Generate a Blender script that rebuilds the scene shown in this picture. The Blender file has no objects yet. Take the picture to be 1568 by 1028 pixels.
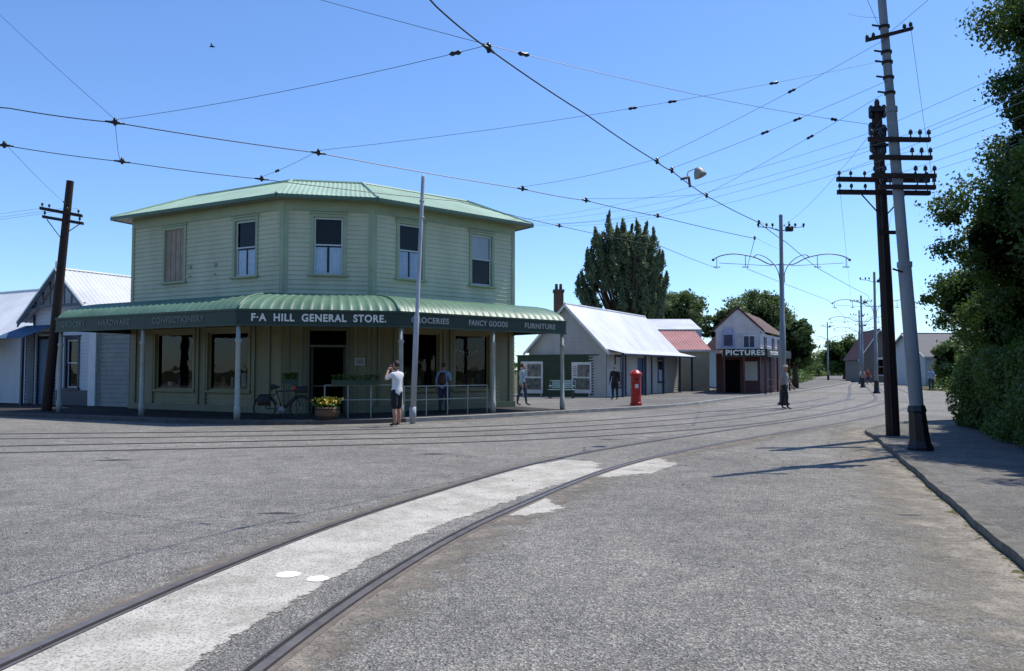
import bpy, math, random, bmesh
import numpy as np
from mathutils import Vector, Matrix
random.seed(7); np.random.seed(7)
V=Vector
sc=bpy.context.scene
# ---------------------------------------------------------------- materials
def nt(name):
    m=bpy.data.materials.new(name); m.use_nodes=True
    n=m.node_tree; b=n.nodes['Principled BSDF']
    return m,n,b
def M(name,col,rough=.6,var=.18,scale=3.0,bump=0.0,bscale=40,metal=0.0,dirt=None,spec=.4,streak=0):
    m,n,b=nt(name)
    tc=n.nodes.new('ShaderNodeTexCoord'); src=tc.outputs['Object']
    no=n.nodes.new('ShaderNodeTexNoise'); no.inputs['Scale'].default_value=scale; no.inputs['Detail'].default_value=6; no.inputs['Roughness'].default_value=.65
    if streak:
        mp=n.nodes.new('ShaderNodeMapping'); mp.inputs['Scale'].default_value=(1,1,streak); n.links.new(src,mp.inputs[0]); src=mp.outputs[0]
    n.links.new(src,no.inputs['Vector'])
    r=n.nodes.new('ShaderNodeValToRGB')
    r.color_ramp.elements[0].position=.3; r.color_ramp.elements[1].position=.7
    d=dirt if dirt else tuple(c*(1-var) for c in col)
    r.color_ramp.elements[0].color=(*d,1); r.color_ramp.elements[1].color=(*[min(1,c*(1+var*.5)) for c in col],1)
    n.links.new(no.outputs['Fac'],r.inputs['Fac']); n.links.new(r.outputs['Color'],b.inputs['Base Color'])
    b.inputs['Roughness'].default_value=rough; b.inputs['Metallic'].default_value=metal
    b.inputs['Specular IOR Level'].default_value=spec
    if bump:
        n2=n.nodes.new('ShaderNodeTexNoise'); n2.inputs['Scale'].default_value=bscale; n2.inputs['Detail'].default_value=4
        n.links.new(tc.outputs['Object'],n2.inputs['Vector'])
        bu=n.nodes.new('ShaderNodeBump'); bu.inputs['Strength'].default_value=bump; bu.inputs['Distance'].default_value=.02
        n.links.new(n2.outputs['Fac'],bu.inputs['Height']); n.links.new(bu.outputs['Normal'],b.inputs['Normal'])
    return m
def glass_mat():
    m=bpy.data.materials.new('window_glass'); m.use_nodes=True; n=m.node_tree
    n.nodes.clear()
    o=n.nodes.new('ShaderNodeOutputMaterial'); mx=n.nodes.new('ShaderNodeMixShader')
    t=n.nodes.new('ShaderNodeBsdfTransparent'); t.inputs[0].default_value=(.92,.95,.96,1)
    g=n.nodes.new('ShaderNodeBsdfGlossy'); g.inputs['Roughness'].default_value=.02; g.inputs[0].default_value=(.8,.8,.8,1)
    f=n.nodes.new('ShaderNodeFresnel'); f.inputs[0].default_value=1.38
    no=n.nodes.new('ShaderNodeTexNoise'); no.inputs['Scale'].default_value=1.5
    tc=n.nodes.new('ShaderNodeTexCoord'); n.links.new(tc.outputs['Object'],no.inputs['Vector'])
    bu=n.nodes.new('ShaderNodeBump'); bu.inputs['Strength'].default_value=.15; bu.inputs['Distance'].default_value=.03
    n.links.new(no.outputs['Fac'],bu.inputs['Height']); n.links.new(bu.outputs['Normal'],g.inputs['Normal'])
    n.links.new(f.outputs[0],mx.inputs[0]); n.links.new(t.outputs[0],mx.inputs[1]); n.links.new(g.outputs[0],mx.inputs[2]); n.links.new(mx.outputs[0],o.inputs[0])
    return m
GLASS=glass_mat()
def ground_mat(name,c1,c2,c3,fine=70,bump=.6,dust=.35,grain=.6):
    m,n,b=nt(name); L=n.links.new
    tc=n.nodes.new('ShaderNodeTexCoord')
    def noise(s,d=5,r=.6):
        x=n.nodes.new('ShaderNodeTexNoise'); x.inputs['Scale'].default_value=s; x.inputs['Detail'].default_value=d; x.inputs['Roughness'].default_value=r
        L(tc.outputs['Object'],x.inputs['Vector']); return x
    def ramp(src,p0,p1,a,b_):
        r=n.nodes.new('ShaderNodeValToRGB'); r.color_ramp.elements[0].position=p0; r.color_ramp.elements[1].position=p1
        r.color_ramp.elements[0].color=(*a,1); r.color_ramp.elements[1].color=(*b_,1); L(src,r.inputs['Fac']); return r
    def mul(a,b_,f=1,bt='MULTIPLY'):
        mu=n.nodes.new('ShaderNodeMix'); mu.data_type='RGBA'; mu.blend_type=bt; mu.inputs[0].default_value=f
        L(a,mu.inputs[6]); L(b_,mu.inputs[7]); return mu
    big=noise(.22,7,.72); mid=noise(2.2,7,.75); m3=noise(9,6,.75)
    r1=ramp(big.outputs['Fac'],.38,.62,c1,c2)
    r2=ramp(mid.outputs['Fac'],.36,.66,(.78,.78,.78),(1.13,1.12,1.10))
    r2b=ramp(m3.outputs['Fac'],.33,.68,(.72,.72,.72),(1.18,1.17,1.15))
    mu=mul(r1.outputs[0],r2.outputs[0]); mub=mul(mu.outputs[2],r2b.outputs[0],.85)
    vo=n.nodes.new('ShaderNodeTexVoronoi'); vo.inputs['Scale'].default_value=fine; L(tc.outputs['Object'],vo.inputs['Vector'])
    sp=n.nodes.new('ShaderNodeSeparateColor'); L(vo.outputs['Color'],sp.inputs[0])
    r3=n.nodes.new('ShaderNodeValToRGB'); r3.color_ramp.elements[0].color=(.38,.38,.39,1); r3.color_ramp.elements[1].position=.82; r3.color_ramp.elements[1].color=(1.22,1.21,1.18,1)
    e=r3.color_ramp.elements.new(1.0); e.color=(2.0,1.98,1.9,1)
    L(sp.outputs[0],r3.inputs['Fac'])
    mu2=mul(mub.outputs[2],r3.outputs[0],grain)
    du=noise(.5,8,.75); r4=ramp(du.outputs['Fac'],.54,.74,(0,0,0),(dust,dust,dust))
    mu3=n.nodes.new('ShaderNodeMix'); mu3.data_type='RGBA'; L(r4.outputs[0],mu3.inputs[0]); L(mu2.outputs[2],mu3.inputs[6]); mu3.inputs[7].default_value=(*c3,1)
    ta=noise(.9,5,.65); r5=ramp(ta.outputs['Fac'],.62,.76,(0,0,0),(.4,.4,.4))
    mu4=n.nodes.new('ShaderNodeMix'); mu4.data_type='RGBA'; L(r5.outputs[0],mu4.inputs[0]); L(mu3.outputs[2],mu4.inputs[6]); mu4.inputs[7].default_value=(c1[0]*.5,c1[1]*.5,c1[2]*.5,1)
    L(mu4.outputs[2],b.inputs['Base Color']); b.inputs['Roughness'].default_value=.9; b.inputs['Specular IOR Level'].default_value=.2
    f2=noise(fine*.4,5,.7)
    ad=n.nodes.new('ShaderNodeMath'); ad.operation='ADD'; L(vo.outputs['Distance'],ad.inputs[0]); L(f2.outputs['Fac'],ad.inputs[1])
    bu=n.nodes.new('ShaderNodeBump'); bu.inputs['Strength'].default_value=bump; bu.inputs['Distance'].default_value=.016
    L(ad.outputs[0],bu.inputs['Height']); L(bu.outputs['Normal'],b.inputs['Normal'])
    return m
def patch_mat(name,c1,c2,nscale=2.5,amp=1.1,fine=60,soft=.03):
    m,n,b=nt(name); L=n.links.new
    tc=n.nodes.new('ShaderNodeTexCoord')
    no=n.nodes.new('ShaderNodeTexNoise'); no.inputs['Scale'].default_value=nscale; no.inputs['Detail'].default_value=10; no.inputs['Roughness'].default_value=.8
    L(tc.outputs['Object'],no.inputs['Vector'])
    at=n.nodes.new('ShaderNodeAttribute'); at.attribute_name='mask'
    a=n.nodes.new('ShaderNodeMath'); a.operation='MULTIPLY_ADD'; a.inputs[1].default_value=amp; L(no.outputs['Fac'],a.inputs[0]); L(at.outputs['Fac'],a.inputs[2])
    mr=n.nodes.new('ShaderNodeMapRange'); mr.inputs['From Min'].default_value=.5*amp+.5-soft; mr.inputs['From Max'].default_value=.5*amp+.5+soft
    L(a.outputs[0],mr.inputs['Value'])
    L(mr.outputs[0],b.inputs['Alpha'])
    n2=n.nodes.new('ShaderNodeTexNoise'); n2.inputs['Scale'].default_value=1.6; n2.inputs['Detail'].default_value=10; n2.inputs['Roughness'].default_value=.75; L(tc.outputs['Object'],n2.inputs['Vector'])
    r=n.nodes.new('ShaderNodeValToRGB'); r.color_ramp.elements[0].position=.38; r.color_ramp.elements[1].position=.58
    r.color_ramp.elements[0].color=(*c1,1); r.color_ramp.elements[1].color=(*c2,1); L(n2.outputs['Fac'],r.inputs['Fac'])
    n3=n.nodes.new('ShaderNodeTexNoise'); n3.inputs['Scale'].default_value=fine; n3.inputs['Detail'].default_value=5; L(tc.outputs['Object'],n3.inputs['Vector'])
    r3=n.nodes.new('ShaderNodeValToRGB'); r3.color_ramp.elements[0].position=.35; r3.color_ramp.elements[0].color=(.5,.5,.5,1); r3.color_ramp.elements[1].position=.52; r3.color_ramp.elements[1].color=(1,1,1,1); L(n3.outputs['Fac'],r3.inputs['Fac'])
    mu=n.nodes.new('ShaderNodeMix'); mu.data_type='RGBA'; mu.blend_type='MULTIPLY'; mu.inputs[0].default_value=1; L(r.outputs[0],mu.inputs[6]); L(r3.outputs[0],mu.inputs[7])
    L(mu.outputs[2],b.inputs['Base Color']); b.inputs['Roughness'].default_value=.9; b.inputs['Specular IOR Level'].default_value=.2
    bu=n.nodes.new('ShaderNodeBump'); bu.inputs['Strength'].default_value=.5; bu.inputs['Distance'].default_value=.008; L(n3.outputs['Fac'],bu.inputs['Height']); L(bu.outputs['Normal'],b.inputs['Normal'])
    return m
def leaf_mat(name,dark,light,scale=.8,trans=.3):
    m,n,b=nt(name); L=n.links.new
    tc=n.nodes.new('ShaderNodeTexCoord'); no=n.nodes.new('ShaderNodeTexNoise'); no.inputs['Scale'].default_value=scale; no.inputs['Detail'].default_value=8; no.inputs['Roughness'].default_value=.8
    L(tc.outputs['Object'],no.inputs['Vector'])
    r=n.nodes.new('ShaderNodeValToRGB'); r.color_ramp.elements[0].position=.35; r.color_ramp.elements[1].position=.66
    r.color_ramp.elements[0].color=(*dark,1); r.color_ramp.elements[1].color=(*light,1); L(no.outputs['Fac'],r.inputs['Fac'])
    L(r.outputs[0],b.inputs['Base Color']); b.inputs['Roughness'].default_value=.5; b.inputs['Specular IOR Level'].default_value=.35
    t=n.nodes.new('ShaderNodeBsdfTranslucent'); L(r.outputs[0],t.inputs[0])
    mx=n.nodes.new('ShaderNodeMixShader'); mx.inputs[0].default_value=trans
    o=n.nodes['Material Output']; L(b.outputs[0],mx.inputs[1]); L(t.outputs[0],mx.inputs[2]); L(mx.outputs[0],o.inputs[0])
    return m
# ---------------------------------------------------------------- mesh builder
def empty(name,loc):
    e=bpy.data.objects.new(name,None); e.location=loc; e.empty_display_size=.3
    sc.collection.objects.link(e); return e
def adopt(o,parent):
    if parent is not None:
        o.parent=parent; o.matrix_parent_inverse=Matrix.Translation(-V(parent.location))
class P:
    def __init__(s): s.v=[];s.f=[];s.m=[]
    def add(s,vs,fs,mi=0):
        b=len(s.v); s.v+= [tuple(x) for x in vs]; s.f+=[tuple(b+i for i in f) for f in fs]; s.m+=[mi]*len(fs)
    def quad(s,a,b,c,d,mi=0): s.add([a,b,c,d],[(0,1,2,3)],mi)
    def poly(s,pts,mi=0): s.add(pts,[tuple(range(len(pts)))],mi)
    def boxv(s,o,ax,ay,az,mi=0):
        o=V(o);ax=V(ax);ay=V(ay);az=V(az)
        vs=[o,o+ax,o+ax+ay,o+ay,o+az,o+ax+az,o+ax+ay+az,o+ay+az]
        s.add(vs,[(0,3,2,1),(4,5,6,7),(0,1,5,4),(1,2,6,5),(2,3,7,6),(3,0,4,7)],mi)
    def box(s,x0,x1,y0,y1,z0,z1,mi=0): s.boxv((x0,y0,z0),(x1-x0,0,0),(0,y1-y0,0),(0,0,z1-z0),mi)
    def tube(s,pts,rad,n=8,mi=0,cap=True):
        pts=[V(p) for p in pts]
        if not hasattr(rad,'__len__'): rad=[rad]*len(pts)
        vs=[];fs=[];prev=None
        for i,p in enumerate(pts):
            t=(pts[min(i+1,len(pts)-1)]-pts[max(i-1,0)]).normalized()
            if prev is None:
                a=V((0,0,1)) if abs(t.z)<.9 else V((1,0,0)); u=t.cross(a).normalized()
            else:
                u=(prev-t*prev.dot(t)).normalized()
            prev=u; w=t.cross(u)
            for k in range(n):
                an=2*math.pi*k/n; vs.append(p+(u*math.cos(an)+w*math.sin(an))*rad[i])
        for i in range(len(pts)-1):
            for k in range(n):
                k2=(k+1)%n; fs.append((i*n+k,i*n+k2,(i+1)*n+k2,(i+1)*n+k))
        if cap: fs.append(tuple(range(n-1,-1,-1))); fs.append(tuple((len(pts)-1)*n+k for k in range(n)))
        s.add(vs,fs,mi)
    def sphere(s,c,r,mi=0,nu=12,nv=8,fn=None):
        c=V(c); r=V(r) if hasattr(r,'__len__') else V((r,r,r)); vs=[];fs=[]
        for j in range(nv+1):
            th=math.pi*j/nv
            for i in range(nu):
                ph=2*math.pi*i/nu; p=V((math.sin(th)*math.cos(ph),math.sin(th)*math.sin(ph),math.cos(th)))
                if fn: p=fn(p)
                vs.append(c+V((p.x*r.x,p.y*r.y,p.z*r.z)))
        for j in range(nv):
            for i in range(nu):
                i2=(i+1)%nu; fs.append((j*nu+i,(j+1)*nu+i,(j+1)*nu+i2,j*nu+i2))
        s.add(vs,fs,mi)
    def build(s,name,parent,mats,smooth=False,xf=None):
        me=bpy.data.meshes.new(name)
        vs=[tuple(xf@V(v)) for v in s.v] if xf else s.v
        me.from_pydata(vs,[],s.f)
        for m in (mats if isinstance(mats,(list,tuple)) else [mats]): me.materials.append(m)
        me.polygons.foreach_set('material_index',s.m)
        if smooth: me.polygons.foreach_set('use_smooth',[True]*len(s.f))
        me.update()
        o=bpy.data.objects.new(name,me); sc.collection.objects.link(o); adopt(o,parent); return o
class Fr:
    def __init__(s,p0,p1):
        s.o=V((p0[0],p0[1],0)); q=V((p1[0],p1[1],0)); s.L=(q-s.o).length; s.d=(q-s.o).normalized(); s.n=V((s.d.y,-s.d.x,0))
    def p(s,a,out,z): return s.o+s.d*a+s.n*out+V((0,0,z))
    def box(s,P_,s0,s1,o0,o1,z0,z1,mi=0): P_.boxv(s.p(s0,o0,z0),s.n*(o1-o0),s.d*(s1-s0),V((0,0,z1-z0)),mi)
def boards(pt,fr,s0,s1,z0,z1,ops=(),h=.155,mi=0):
    n=max(1,round((z1-z0)/h)); h=(z1-z0)/n
    for i in range(n):
        a=z0+i*h;b=a+h;c=(a+b)/2
        iv=[(s0,s1)]
        for (oa,ob,za,zb) in ops:
            if za<c<zb:
                nv=[]
                for (x,y) in iv:
                    if ob<=x or oa>=y: nv.append((x,y))
                    else:
                        if oa>x: nv.append((x,oa))
                        if ob<y: nv.append((ob,y))
                iv=nv
        for x,y in iv:
            pt.quad(fr.p(x,.032,a),fr.p(y,.032,a),fr.p(y,.004,b),fr.p(x,.004,b),mi)
            pt.quad(fr.p(x,.004,a),fr.p(y,.004,a),fr.p(y,.032,a),fr.p(x,.032,a),mi)
def corr_trap(pt,E0,E1,T0,T1,pitch=.15,amp=.012,mi=0):
    E0,E1,T0,T1=map(V,(E0,E1,T0,T1)); L=(E1-E0).length; d=(E1-E0)/L
    a=(T0-E0).dot(d); b=(E1-T1).dot(d)
    U0=T0-E0-d*a; U1=T1-E1+d*b
    nrm=d.cross(U0).normalized()
    if nrm.z<0: nrm=-nrm
    ds=pitch/4; n=int(L/ds)+1
    col=[]
    for i in range(n+1):
        s=min(L,i*ds); fr=1.0
        if a>1e-3: fr=min(fr,s/a)
        if b>1e-3: fr=min(fr,(L-s)/b)
        w=nrm*amp*math.sin(2*math.pi*s/pitch)
        U=U0.lerp(U1,s/L)
        col.append((E0+d*s+w,E0+d*s+U*fr+w))
    vs=[];fs=[]
    for c in col: vs+=list(c)
    for i in range(n): fs.append((2*i,2*i+2,2*i+3,2*i+1))
    pt.add(vs,fs,mi)
def text(body,fr,s,out,z,width,height,mat,parent,name,ext=.012,weight=.03):
    c=bpy.data.curves.new(name,'FONT'); c.body=body; c.align_x='CENTER'; c.align_y='CENTER'; c.size=1; c.extrude=ext; c.offset=weight; c.space_character=1.12
    o=bpy.data.objects.new(name,c); sc.collection.objects.link(o); c.materials.append(mat)
    bpy.context.view_layer.update(); w,h=o.dimensions.x,o.dimensions.y
    sx,sy=width/w,height/h
    R=Matrix((( fr.d.x,0,fr.n.x),(fr.d.y,0,fr.n.y),(0,1,0))).to_4x4()
    o.matrix_world=Matrix.Translation(fr.p(s,out,z))@R@Matrix.Diagonal((sx,sy,1,1))
    if parent:
        o.parent=parent; o.matrix_parent_inverse=Matrix.Translation(-V(parent.location))
    return o
def catmull(pts,n=12):
    pts=[V(p) for p in pts]; out=[]; q=[2*pts[0]-pts[1]]+pts+[2*pts[-1]-pts[-2]]
    for i in range(1,len(q)-2):
        for k in range(n):
            t=k/n; a,b,c,d=q[i-1],q[i],q[i+1],q[i+2]
            out.append(.5*((2*b)+(c-a)*t+(2*a-5*b+4*c-d)*t*t+(3*b-a-3*c+d)*t*t*t))
    out.append(pts[-1]); return out
def offs(line,o):
    r=[]
    for i,p in enumerate(line):
        t=(line[min(i+1,len(line)-1)]-line[max(i-1,0)]); t.z=0; t.normalize()
        r.append(p+V((t.y,-t.x,0))*o)
    return r
def ribbon(pt,line,a,b,z0,z1,mi=0):
    A=offs(line,a);B=offs(line,b)
    for i in range(len(line)-1):
        p=[V((q.x,q.y,z1)) for q in (A[i],B[i],B[i+1],A[i+1])]
        m_=mi(line[i]) if callable(mi) else mi
        pt.quad(p[0],p[1],p[2],p[3],m_)
        if z1-z0>.001:
            for (u,w) in ((A[i],A[i+1]),(B[i+1],B[i])):
                pt.quad(V((u.x,u.y,z0)),V((u.x,u.y,z1)),V((w.x,w.y,z1)),V((w.x,w.y,z0)),m_)
def leaves(name,parent,pos,nrm_bias,size,mat,asp=.6,jit=.9):
    n=len(pos); pos=np.asarray(pos,dtype=np.float32)
    N=np.random.normal(size=(n,3))*jit+nrm_bias; N/=np.linalg.norm(N,axis=1,keepdims=True)
    R=np.random.normal(size=(n,3)); U=np.cross(N,R); U/=np.linalg.norm(U,axis=1,keepdims=True); W=np.cross(N,U)
    s=(size*np.random.uniform(.6,1.35,size=(n,1)))
    vs=np.empty((n,4,3),dtype=np.float32)
    vs[:,0]=pos-U*s; vs[:,1]=pos+W*s*asp; vs[:,2]=pos+U*s; vs[:,3]=pos-W*s*asp
    me=bpy.data.meshes.new(name); me.vertices.add(4*n); me.vertices.foreach_set('co',vs.reshape(-1))
    me.loops.add(4*n); me.loops.foreach_set('vertex_index',np.arange(4*n,dtype=np.int32))
    me.polygons.add(n); me.polygons.foreach_set('loop_start',np.arange(0,4*n,4,dtype=np.int32)); me.polygons.foreach_set('loop_total',np.full(n,4,dtype=np.int32))
    me.materials.append(mat); me.update(calc_edges=True)
    o=bpy.data.objects.new(name,me); sc.collection.objects.link(o); adopt(o,parent); return o
def clumped(ells,nclump,cr,nleaf):
    out=[];bias=[]
    for (cx,cy,cz,rx,ry,rz) in ells:
        d=np.random.normal(size=(nclump,3)); d/=np.linalg.norm(d,axis=1,keepdims=True)
        rr=np.random.uniform(.3,1.0,size=(nclump,1))**.6
        c=np.array([cx,cy,cz])+d*rr*np.array([rx,ry,rz])
        for k in range(nclump):
            r=cr*random.uniform(.45,1.3); nn=int(nleaf*(r/cr)**1.5)+20
            q=np.random.normal(size=(nn,3)); q/=np.linalg.norm(q,axis=1,keepdims=True)
            q*=np.random.uniform(.2,1.0,size=(nn,1))**.5*(1+.25*np.random.normal(size=(nn,1)))
            out.append(c[k]+q*r*np.array([1,1,.75])); bias.append(q*.9+np.array([0,0,.35]))
    return np.concatenate(out),np.concatenate(bias)
# ---------------------------------------------------------------- material library
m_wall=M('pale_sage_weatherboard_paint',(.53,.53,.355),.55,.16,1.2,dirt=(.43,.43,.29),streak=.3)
m_wall2=M('khaki_paint_veranda_shade',(.23,.205,.105),.55,.2,1.5,streak=.3)  # khaki shop wall, its colour darkened to carry the shade under the veranda
m_trim=M('sage_trim_paint',(.33,.38,.24),.5,.15,2)
m_sash=M('white_sash_paint',(.58,.60,.60),.5,.1,4)
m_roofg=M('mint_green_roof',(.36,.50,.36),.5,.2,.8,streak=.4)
m_ver=M('veranda_roof_green',(.115,.215,.14),.45,.35,1.0)
m_fas=M('dark_green_fascia',(.018,.038,.027),.5,.2,2)
m_let=M('cream_lettering',(.74,.74,.66),.6,.1,9)
m_letd=M('faded_lettering',(.13,.17,.145),.6,.3,9)
m_letm=M('weathered_lettering',(.36,.38,.34),.6,.25,9)
m_post=M('grey_green_post_paint',(.34,.37,.32),.5,.25,3)
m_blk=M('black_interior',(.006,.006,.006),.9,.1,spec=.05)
m_curt=M('lace_curtain',(.74,.84,.95),.9,.15,9)
m_blind=M('faded_pink_board',(.36,.27,.20),.8,.25,3)
m_white=M('white_paint',(.66,.67,.67),.5,.15,2)
m_whiteroof=M('white_corrugated_iron',(.64,.66,.68),.45,.2,.7,streak=.4)
m_navy=M('navy_trim',(.02,.035,.07),.4,.2)
m_blue=M('blue_paint',(.06,.12,.2),.5,.2)
m_dkgreen=M('dark_green_fence',(.03,.06,.035),.6,.25)
m_concrete=M('kerb_concrete',(.36,.35,.32),.85,.35,3,bump=.4,bscale=50)
m_wood=M('creosoted_pole_wood',(.030,.015,.011),.8,.4,5,bump=.5,bscale=30,streak=.1)
m_steel=M('galvanised_pole',(.22,.24,.26),.5,.35,3,metal=.1,streak=.25)
m_black=M('black_iron_paint',(.012,.012,.013),.35,.2)
m_wire=M('oxidised_copper_wire',(.02,.02,.022),.5,.1)
m_thin=M('weathered_line_wire',(.16,.20,.27),.6,.1)
m_rail=M('worn_rail_steel',(.19,.165,.145),.42,.35,6,metal=.4)
m_groove=M('rail_groove',(.022,.02,.018),.9,.3)
m_rust=M('rust_dust',(.16,.135,.11),.95,.3,8)
m_red=M('postbox_red',(.42,.02,.02),.35,.15)
m_pink=M('faded_red_iron',(.40,.17,.15),.5,.25,1)
m_dkred=M('dark_red_iron',(.10,.045,.04),.6,.2)
m_maroon=M('maroon_paint',(.075,.022,.018),.6,.25)
m_brick=M('sooty_brick',(.10,.06,.045),.85,.35,6)
m_bench=M('pale_blue_paint',(.30,.42,.45),.5,.15)
m_barrel=M('barrel_wood',(.13,.075,.04),.8,.3,8)
m_flow=M('yellow_flowers',(.75,.50,.05),.6,.2,8)
m_rubber=M('rubber',(.012,.012,.012),.7,.1)
m_skin=M('skin',(.42,.23,.16),.5,.1)
m_hair=M('brown_hair',(.04,.025,.015),.6,.2)
m_hair2=M('grey_hair',(.30,.28,.26),.6,.2)
m_shirtw=M('white_shirt',(.72,.72,.72),.8,.1)
m_shirtb=M('light_blue_shirt',(.22,.32,.45),.8,.15)
m_shirtk=M('black_cloth',(.014,.014,.02),.85,.2)
m_shirtg=M('grey_shirt',(.25,.25,.24),.85,.2)
m_jean=M('navy_denim',(.03,.04,.08),.85,.2)
m_shoe=M('dark_shoe',(.03,.025,.02),.6,.2)
m_shirtr=M('red_shirt',(.4,.05,.04),.8,.2)
m_asph=ground_mat('weathered_chipseal',(.245,.237,.22),(.34,.328,.302),(.335,.31,.265),75,1.0,.35,.8)
m_path=ground_mat('footpath_asphalt',(.15,.147,.14),(.22,.212,.198),(.2,.18,.15),90,.5)
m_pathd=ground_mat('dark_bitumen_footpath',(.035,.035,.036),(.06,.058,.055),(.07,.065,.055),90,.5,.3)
m_ground=ground_mat('dry_grass_ground',(.06,.075,.03),(.12,.12,.055),(.16,.14,.09),30,.6)
m_conc=patch_mat('tram_slab_concrete',(.36,.337,.29),(.54,.51,.445),2.8,1.4)
m_dirt=patch_mat('sandy_dirt',(.25,.225,.18),(.34,.305,.245),2.4,2.2,60,.25)
m_grassp=patch_mat('weed_patch',(.06,.07,.02),(.14,.13,.05),5,2.2)
m_rustp=patch_mat('ballast_dust',(.21,.185,.15),(.30,.265,.215),3,1.8,60,.2)
m_bark=M('bark',(.06,.045,.03),.9,.3,6,bump=.6,bscale=12)
lf_dark=leaf_mat('dark_tree_leaves',(.018,.042,.008),(.12,.20,.035),1.4,.42)
lf_hedge=leaf_mat('hedge_leaves',(.035,.075,.014),(.15,.24,.045),.9,.35)
lf_mid=leaf_mat('park_tree_leaves',(.06,.10,.035),(.18,.25,.075),.5,.4)
lf_pop=leaf_mat('poplar_leaves',(.10,.14,.075),(.25,.31,.17),.6,.5)
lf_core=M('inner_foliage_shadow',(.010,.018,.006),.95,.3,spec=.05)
# ---------------------------------------------------------------- ground, road, paths
g=P(); g.quad((-2500,-500,-.012),(2500,-500,-.012),(2500,4000,-.012),(-2500,4000,-.012)); g.build('ground',None,m_ground)
kerbL=[V((-70,50,0)),V((-40,36,0)),V((-26,30,0)),V((-17.2,26.25,0)),V((-8.3,22.35,0)),V((-3.2,23.3,0)),V((2.5,28.3,0)),V((5.7,31.2,0)),V((8.6,35.2,0)),V((12.9,42.6,0)),V((18.2,51,0)),V((24,61,0)),V((33,78,0)),V((48,108,0)),V((90,200,0))]
kerbR=[V((-1.6,-10,0)),V((1.8,.0,0)),V((4.0,6.0,0)),V((6.3,12.2,0)),V((8.15,17.2,0)),V((9.2,20.0,0)),V((11.4,22.4,0)),V((16,24.2,0)),V((30,27.5,0)),V((80,38,0))]
kerbR2=[V((80,54,0)),V((46,50,0)),V((34,52,0)),V((31,57,0)),V((33,64,0)),V((40,78,0)),V((56,108,0)),V((98,200,0))]
KL=catmull(kerbL,4); KR=catmull(kerbR,6)
r=P(); r.poly([V((-70,-12,0)),V((-1.6,-12,0))]+KR+kerbR2+KL[::-1]); road=r.build('road',None,m_asph)
bm=bmesh.new(); bm.from_mesh(road.data); bmesh.ops.triangulate(bm,faces=bm.faces[:]); bm.to_mesh(road.data); bm.free()
def sheet_between(pt,A,B,z,mi=0):
    for i in range(len(A)-1): pt.quad((A[i].x,A[i].y,z),(B[i].x,B[i].y,z),(B[i+1].x,B[i+1].y,z),(A[i+1].x,A[i+1].y,z),mi)
fp=P(); ins=offs(KL,-.16)
back=[V((-66,64,0)),V((-34,52,0)),V((-22,46,0)),V((-16,44,0)),V((-10,44,0)),V((-6,44,0)),V((-1,46,0)),V((1,48,0)),V((4,50,0)),V((8,56,0)),V((13,62,0)),V((18,70,0)),V((27,86,0)),V((42,112,0)),V((84,203,0))]
BK=catmull(back,4)
sheet_between(fp,ins,BK,.12); fp.build('footpath',None,m_path)
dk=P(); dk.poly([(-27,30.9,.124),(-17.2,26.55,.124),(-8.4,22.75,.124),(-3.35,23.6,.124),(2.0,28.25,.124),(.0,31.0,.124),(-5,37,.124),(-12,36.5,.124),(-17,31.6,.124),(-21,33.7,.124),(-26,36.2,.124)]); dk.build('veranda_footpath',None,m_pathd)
kb=P(); ribbon(kb,KL,0,-.16,-.01,.1255,lambda p:1 if p.x<-3.3 else 0); kb.build('kerb',None,[m_concrete,M('bluestone_kerb',(.09,.088,.085),.85,.4,4,bump=.4)])
fr2=P(); insR=offs(KR,.14)
backR=[V((9,-12,0)),V((9.5,0,0)),V((10.5,5,0)),V((12,12,0)),V((13.6,16,0)),V((15,18.5,0)),V((17,20.5,0)),V((20,22,0)),V((32,25,0)),V((82,35,0))]
BR=catmull(backR,6); sheet_between(fr2,insR,BR,.08); fr2.build('footpath',None,m_path)
kr=P()
KRf=catmull(kerbR[:7],30)
KRj=[p+V((.012*math.sin(p.y*2.3)+.008*math.sin(p.y*7),0,0)) for p in KRf]
ribbon(kr,KRj,0,.15,-.01,.09); ribbon(kr,catmull(kerbR[6:],6),0,.14,-.01,.09); kr.build('kerb',None,M('worn_dark_kerb',(.15,.14,.12),.9,.5,5,bump=.8,bscale=25))
def maskstrip(name,line,a,b,z,mat,fn,na=10):
    me=bpy.data.meshes.new(name); rows=[offs(line,a+(b-a)*k/na) for k in range(na+1)]
    vs=[];mk=[];n=len(line)
    for k in range(na+1):
        for i in range(n):
            p=rows[k][i]; vs.append((p.x,p.y,z)); mk.append(fn(k/na,i/(n-1)))
    fs=[(k*n+i,(k+1)*n+i,(k+1)*n+i+1,k*n+i+1) for k in range(na) for i in range(n-1)]
    me.from_pydata(vs,[],fs); me.materials.append(mat)
    at=me.attributes.new('mask','FLOAT','POINT'); at.data.foreach_set('value',mk)
    o=bpy.data.objects.new(name,me); sc.collection.objects.link(o); return o
t1=catmull([(-2.75,-2,0),(-2.42,1.2,0),(-2.05,4.3,0),(-1.42,7.0,0),(-.55,9.4,0),(1.05,12.9,0),(3.1,16.0,0),(6.3,20.0,0),(10.6,25.2,0),(15.2,31.5,0),(20.4,40,0),(26,52,0),(36.5,76,0),(50,106,0),(92,200,0)],12)
t2=catmull([(-40,9.5,0),(-25,12.4,0),(-11,15.3,0),(-3.9,16.9,0),(.3,18.3,0),(5.2,21.8,0),(9.4,26.6,0),(14.0,33.2,0),(18.8,41.5,0),(24,53,0),(34.6,77,0),(48,106,0),(90,200,0)],10)
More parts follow.
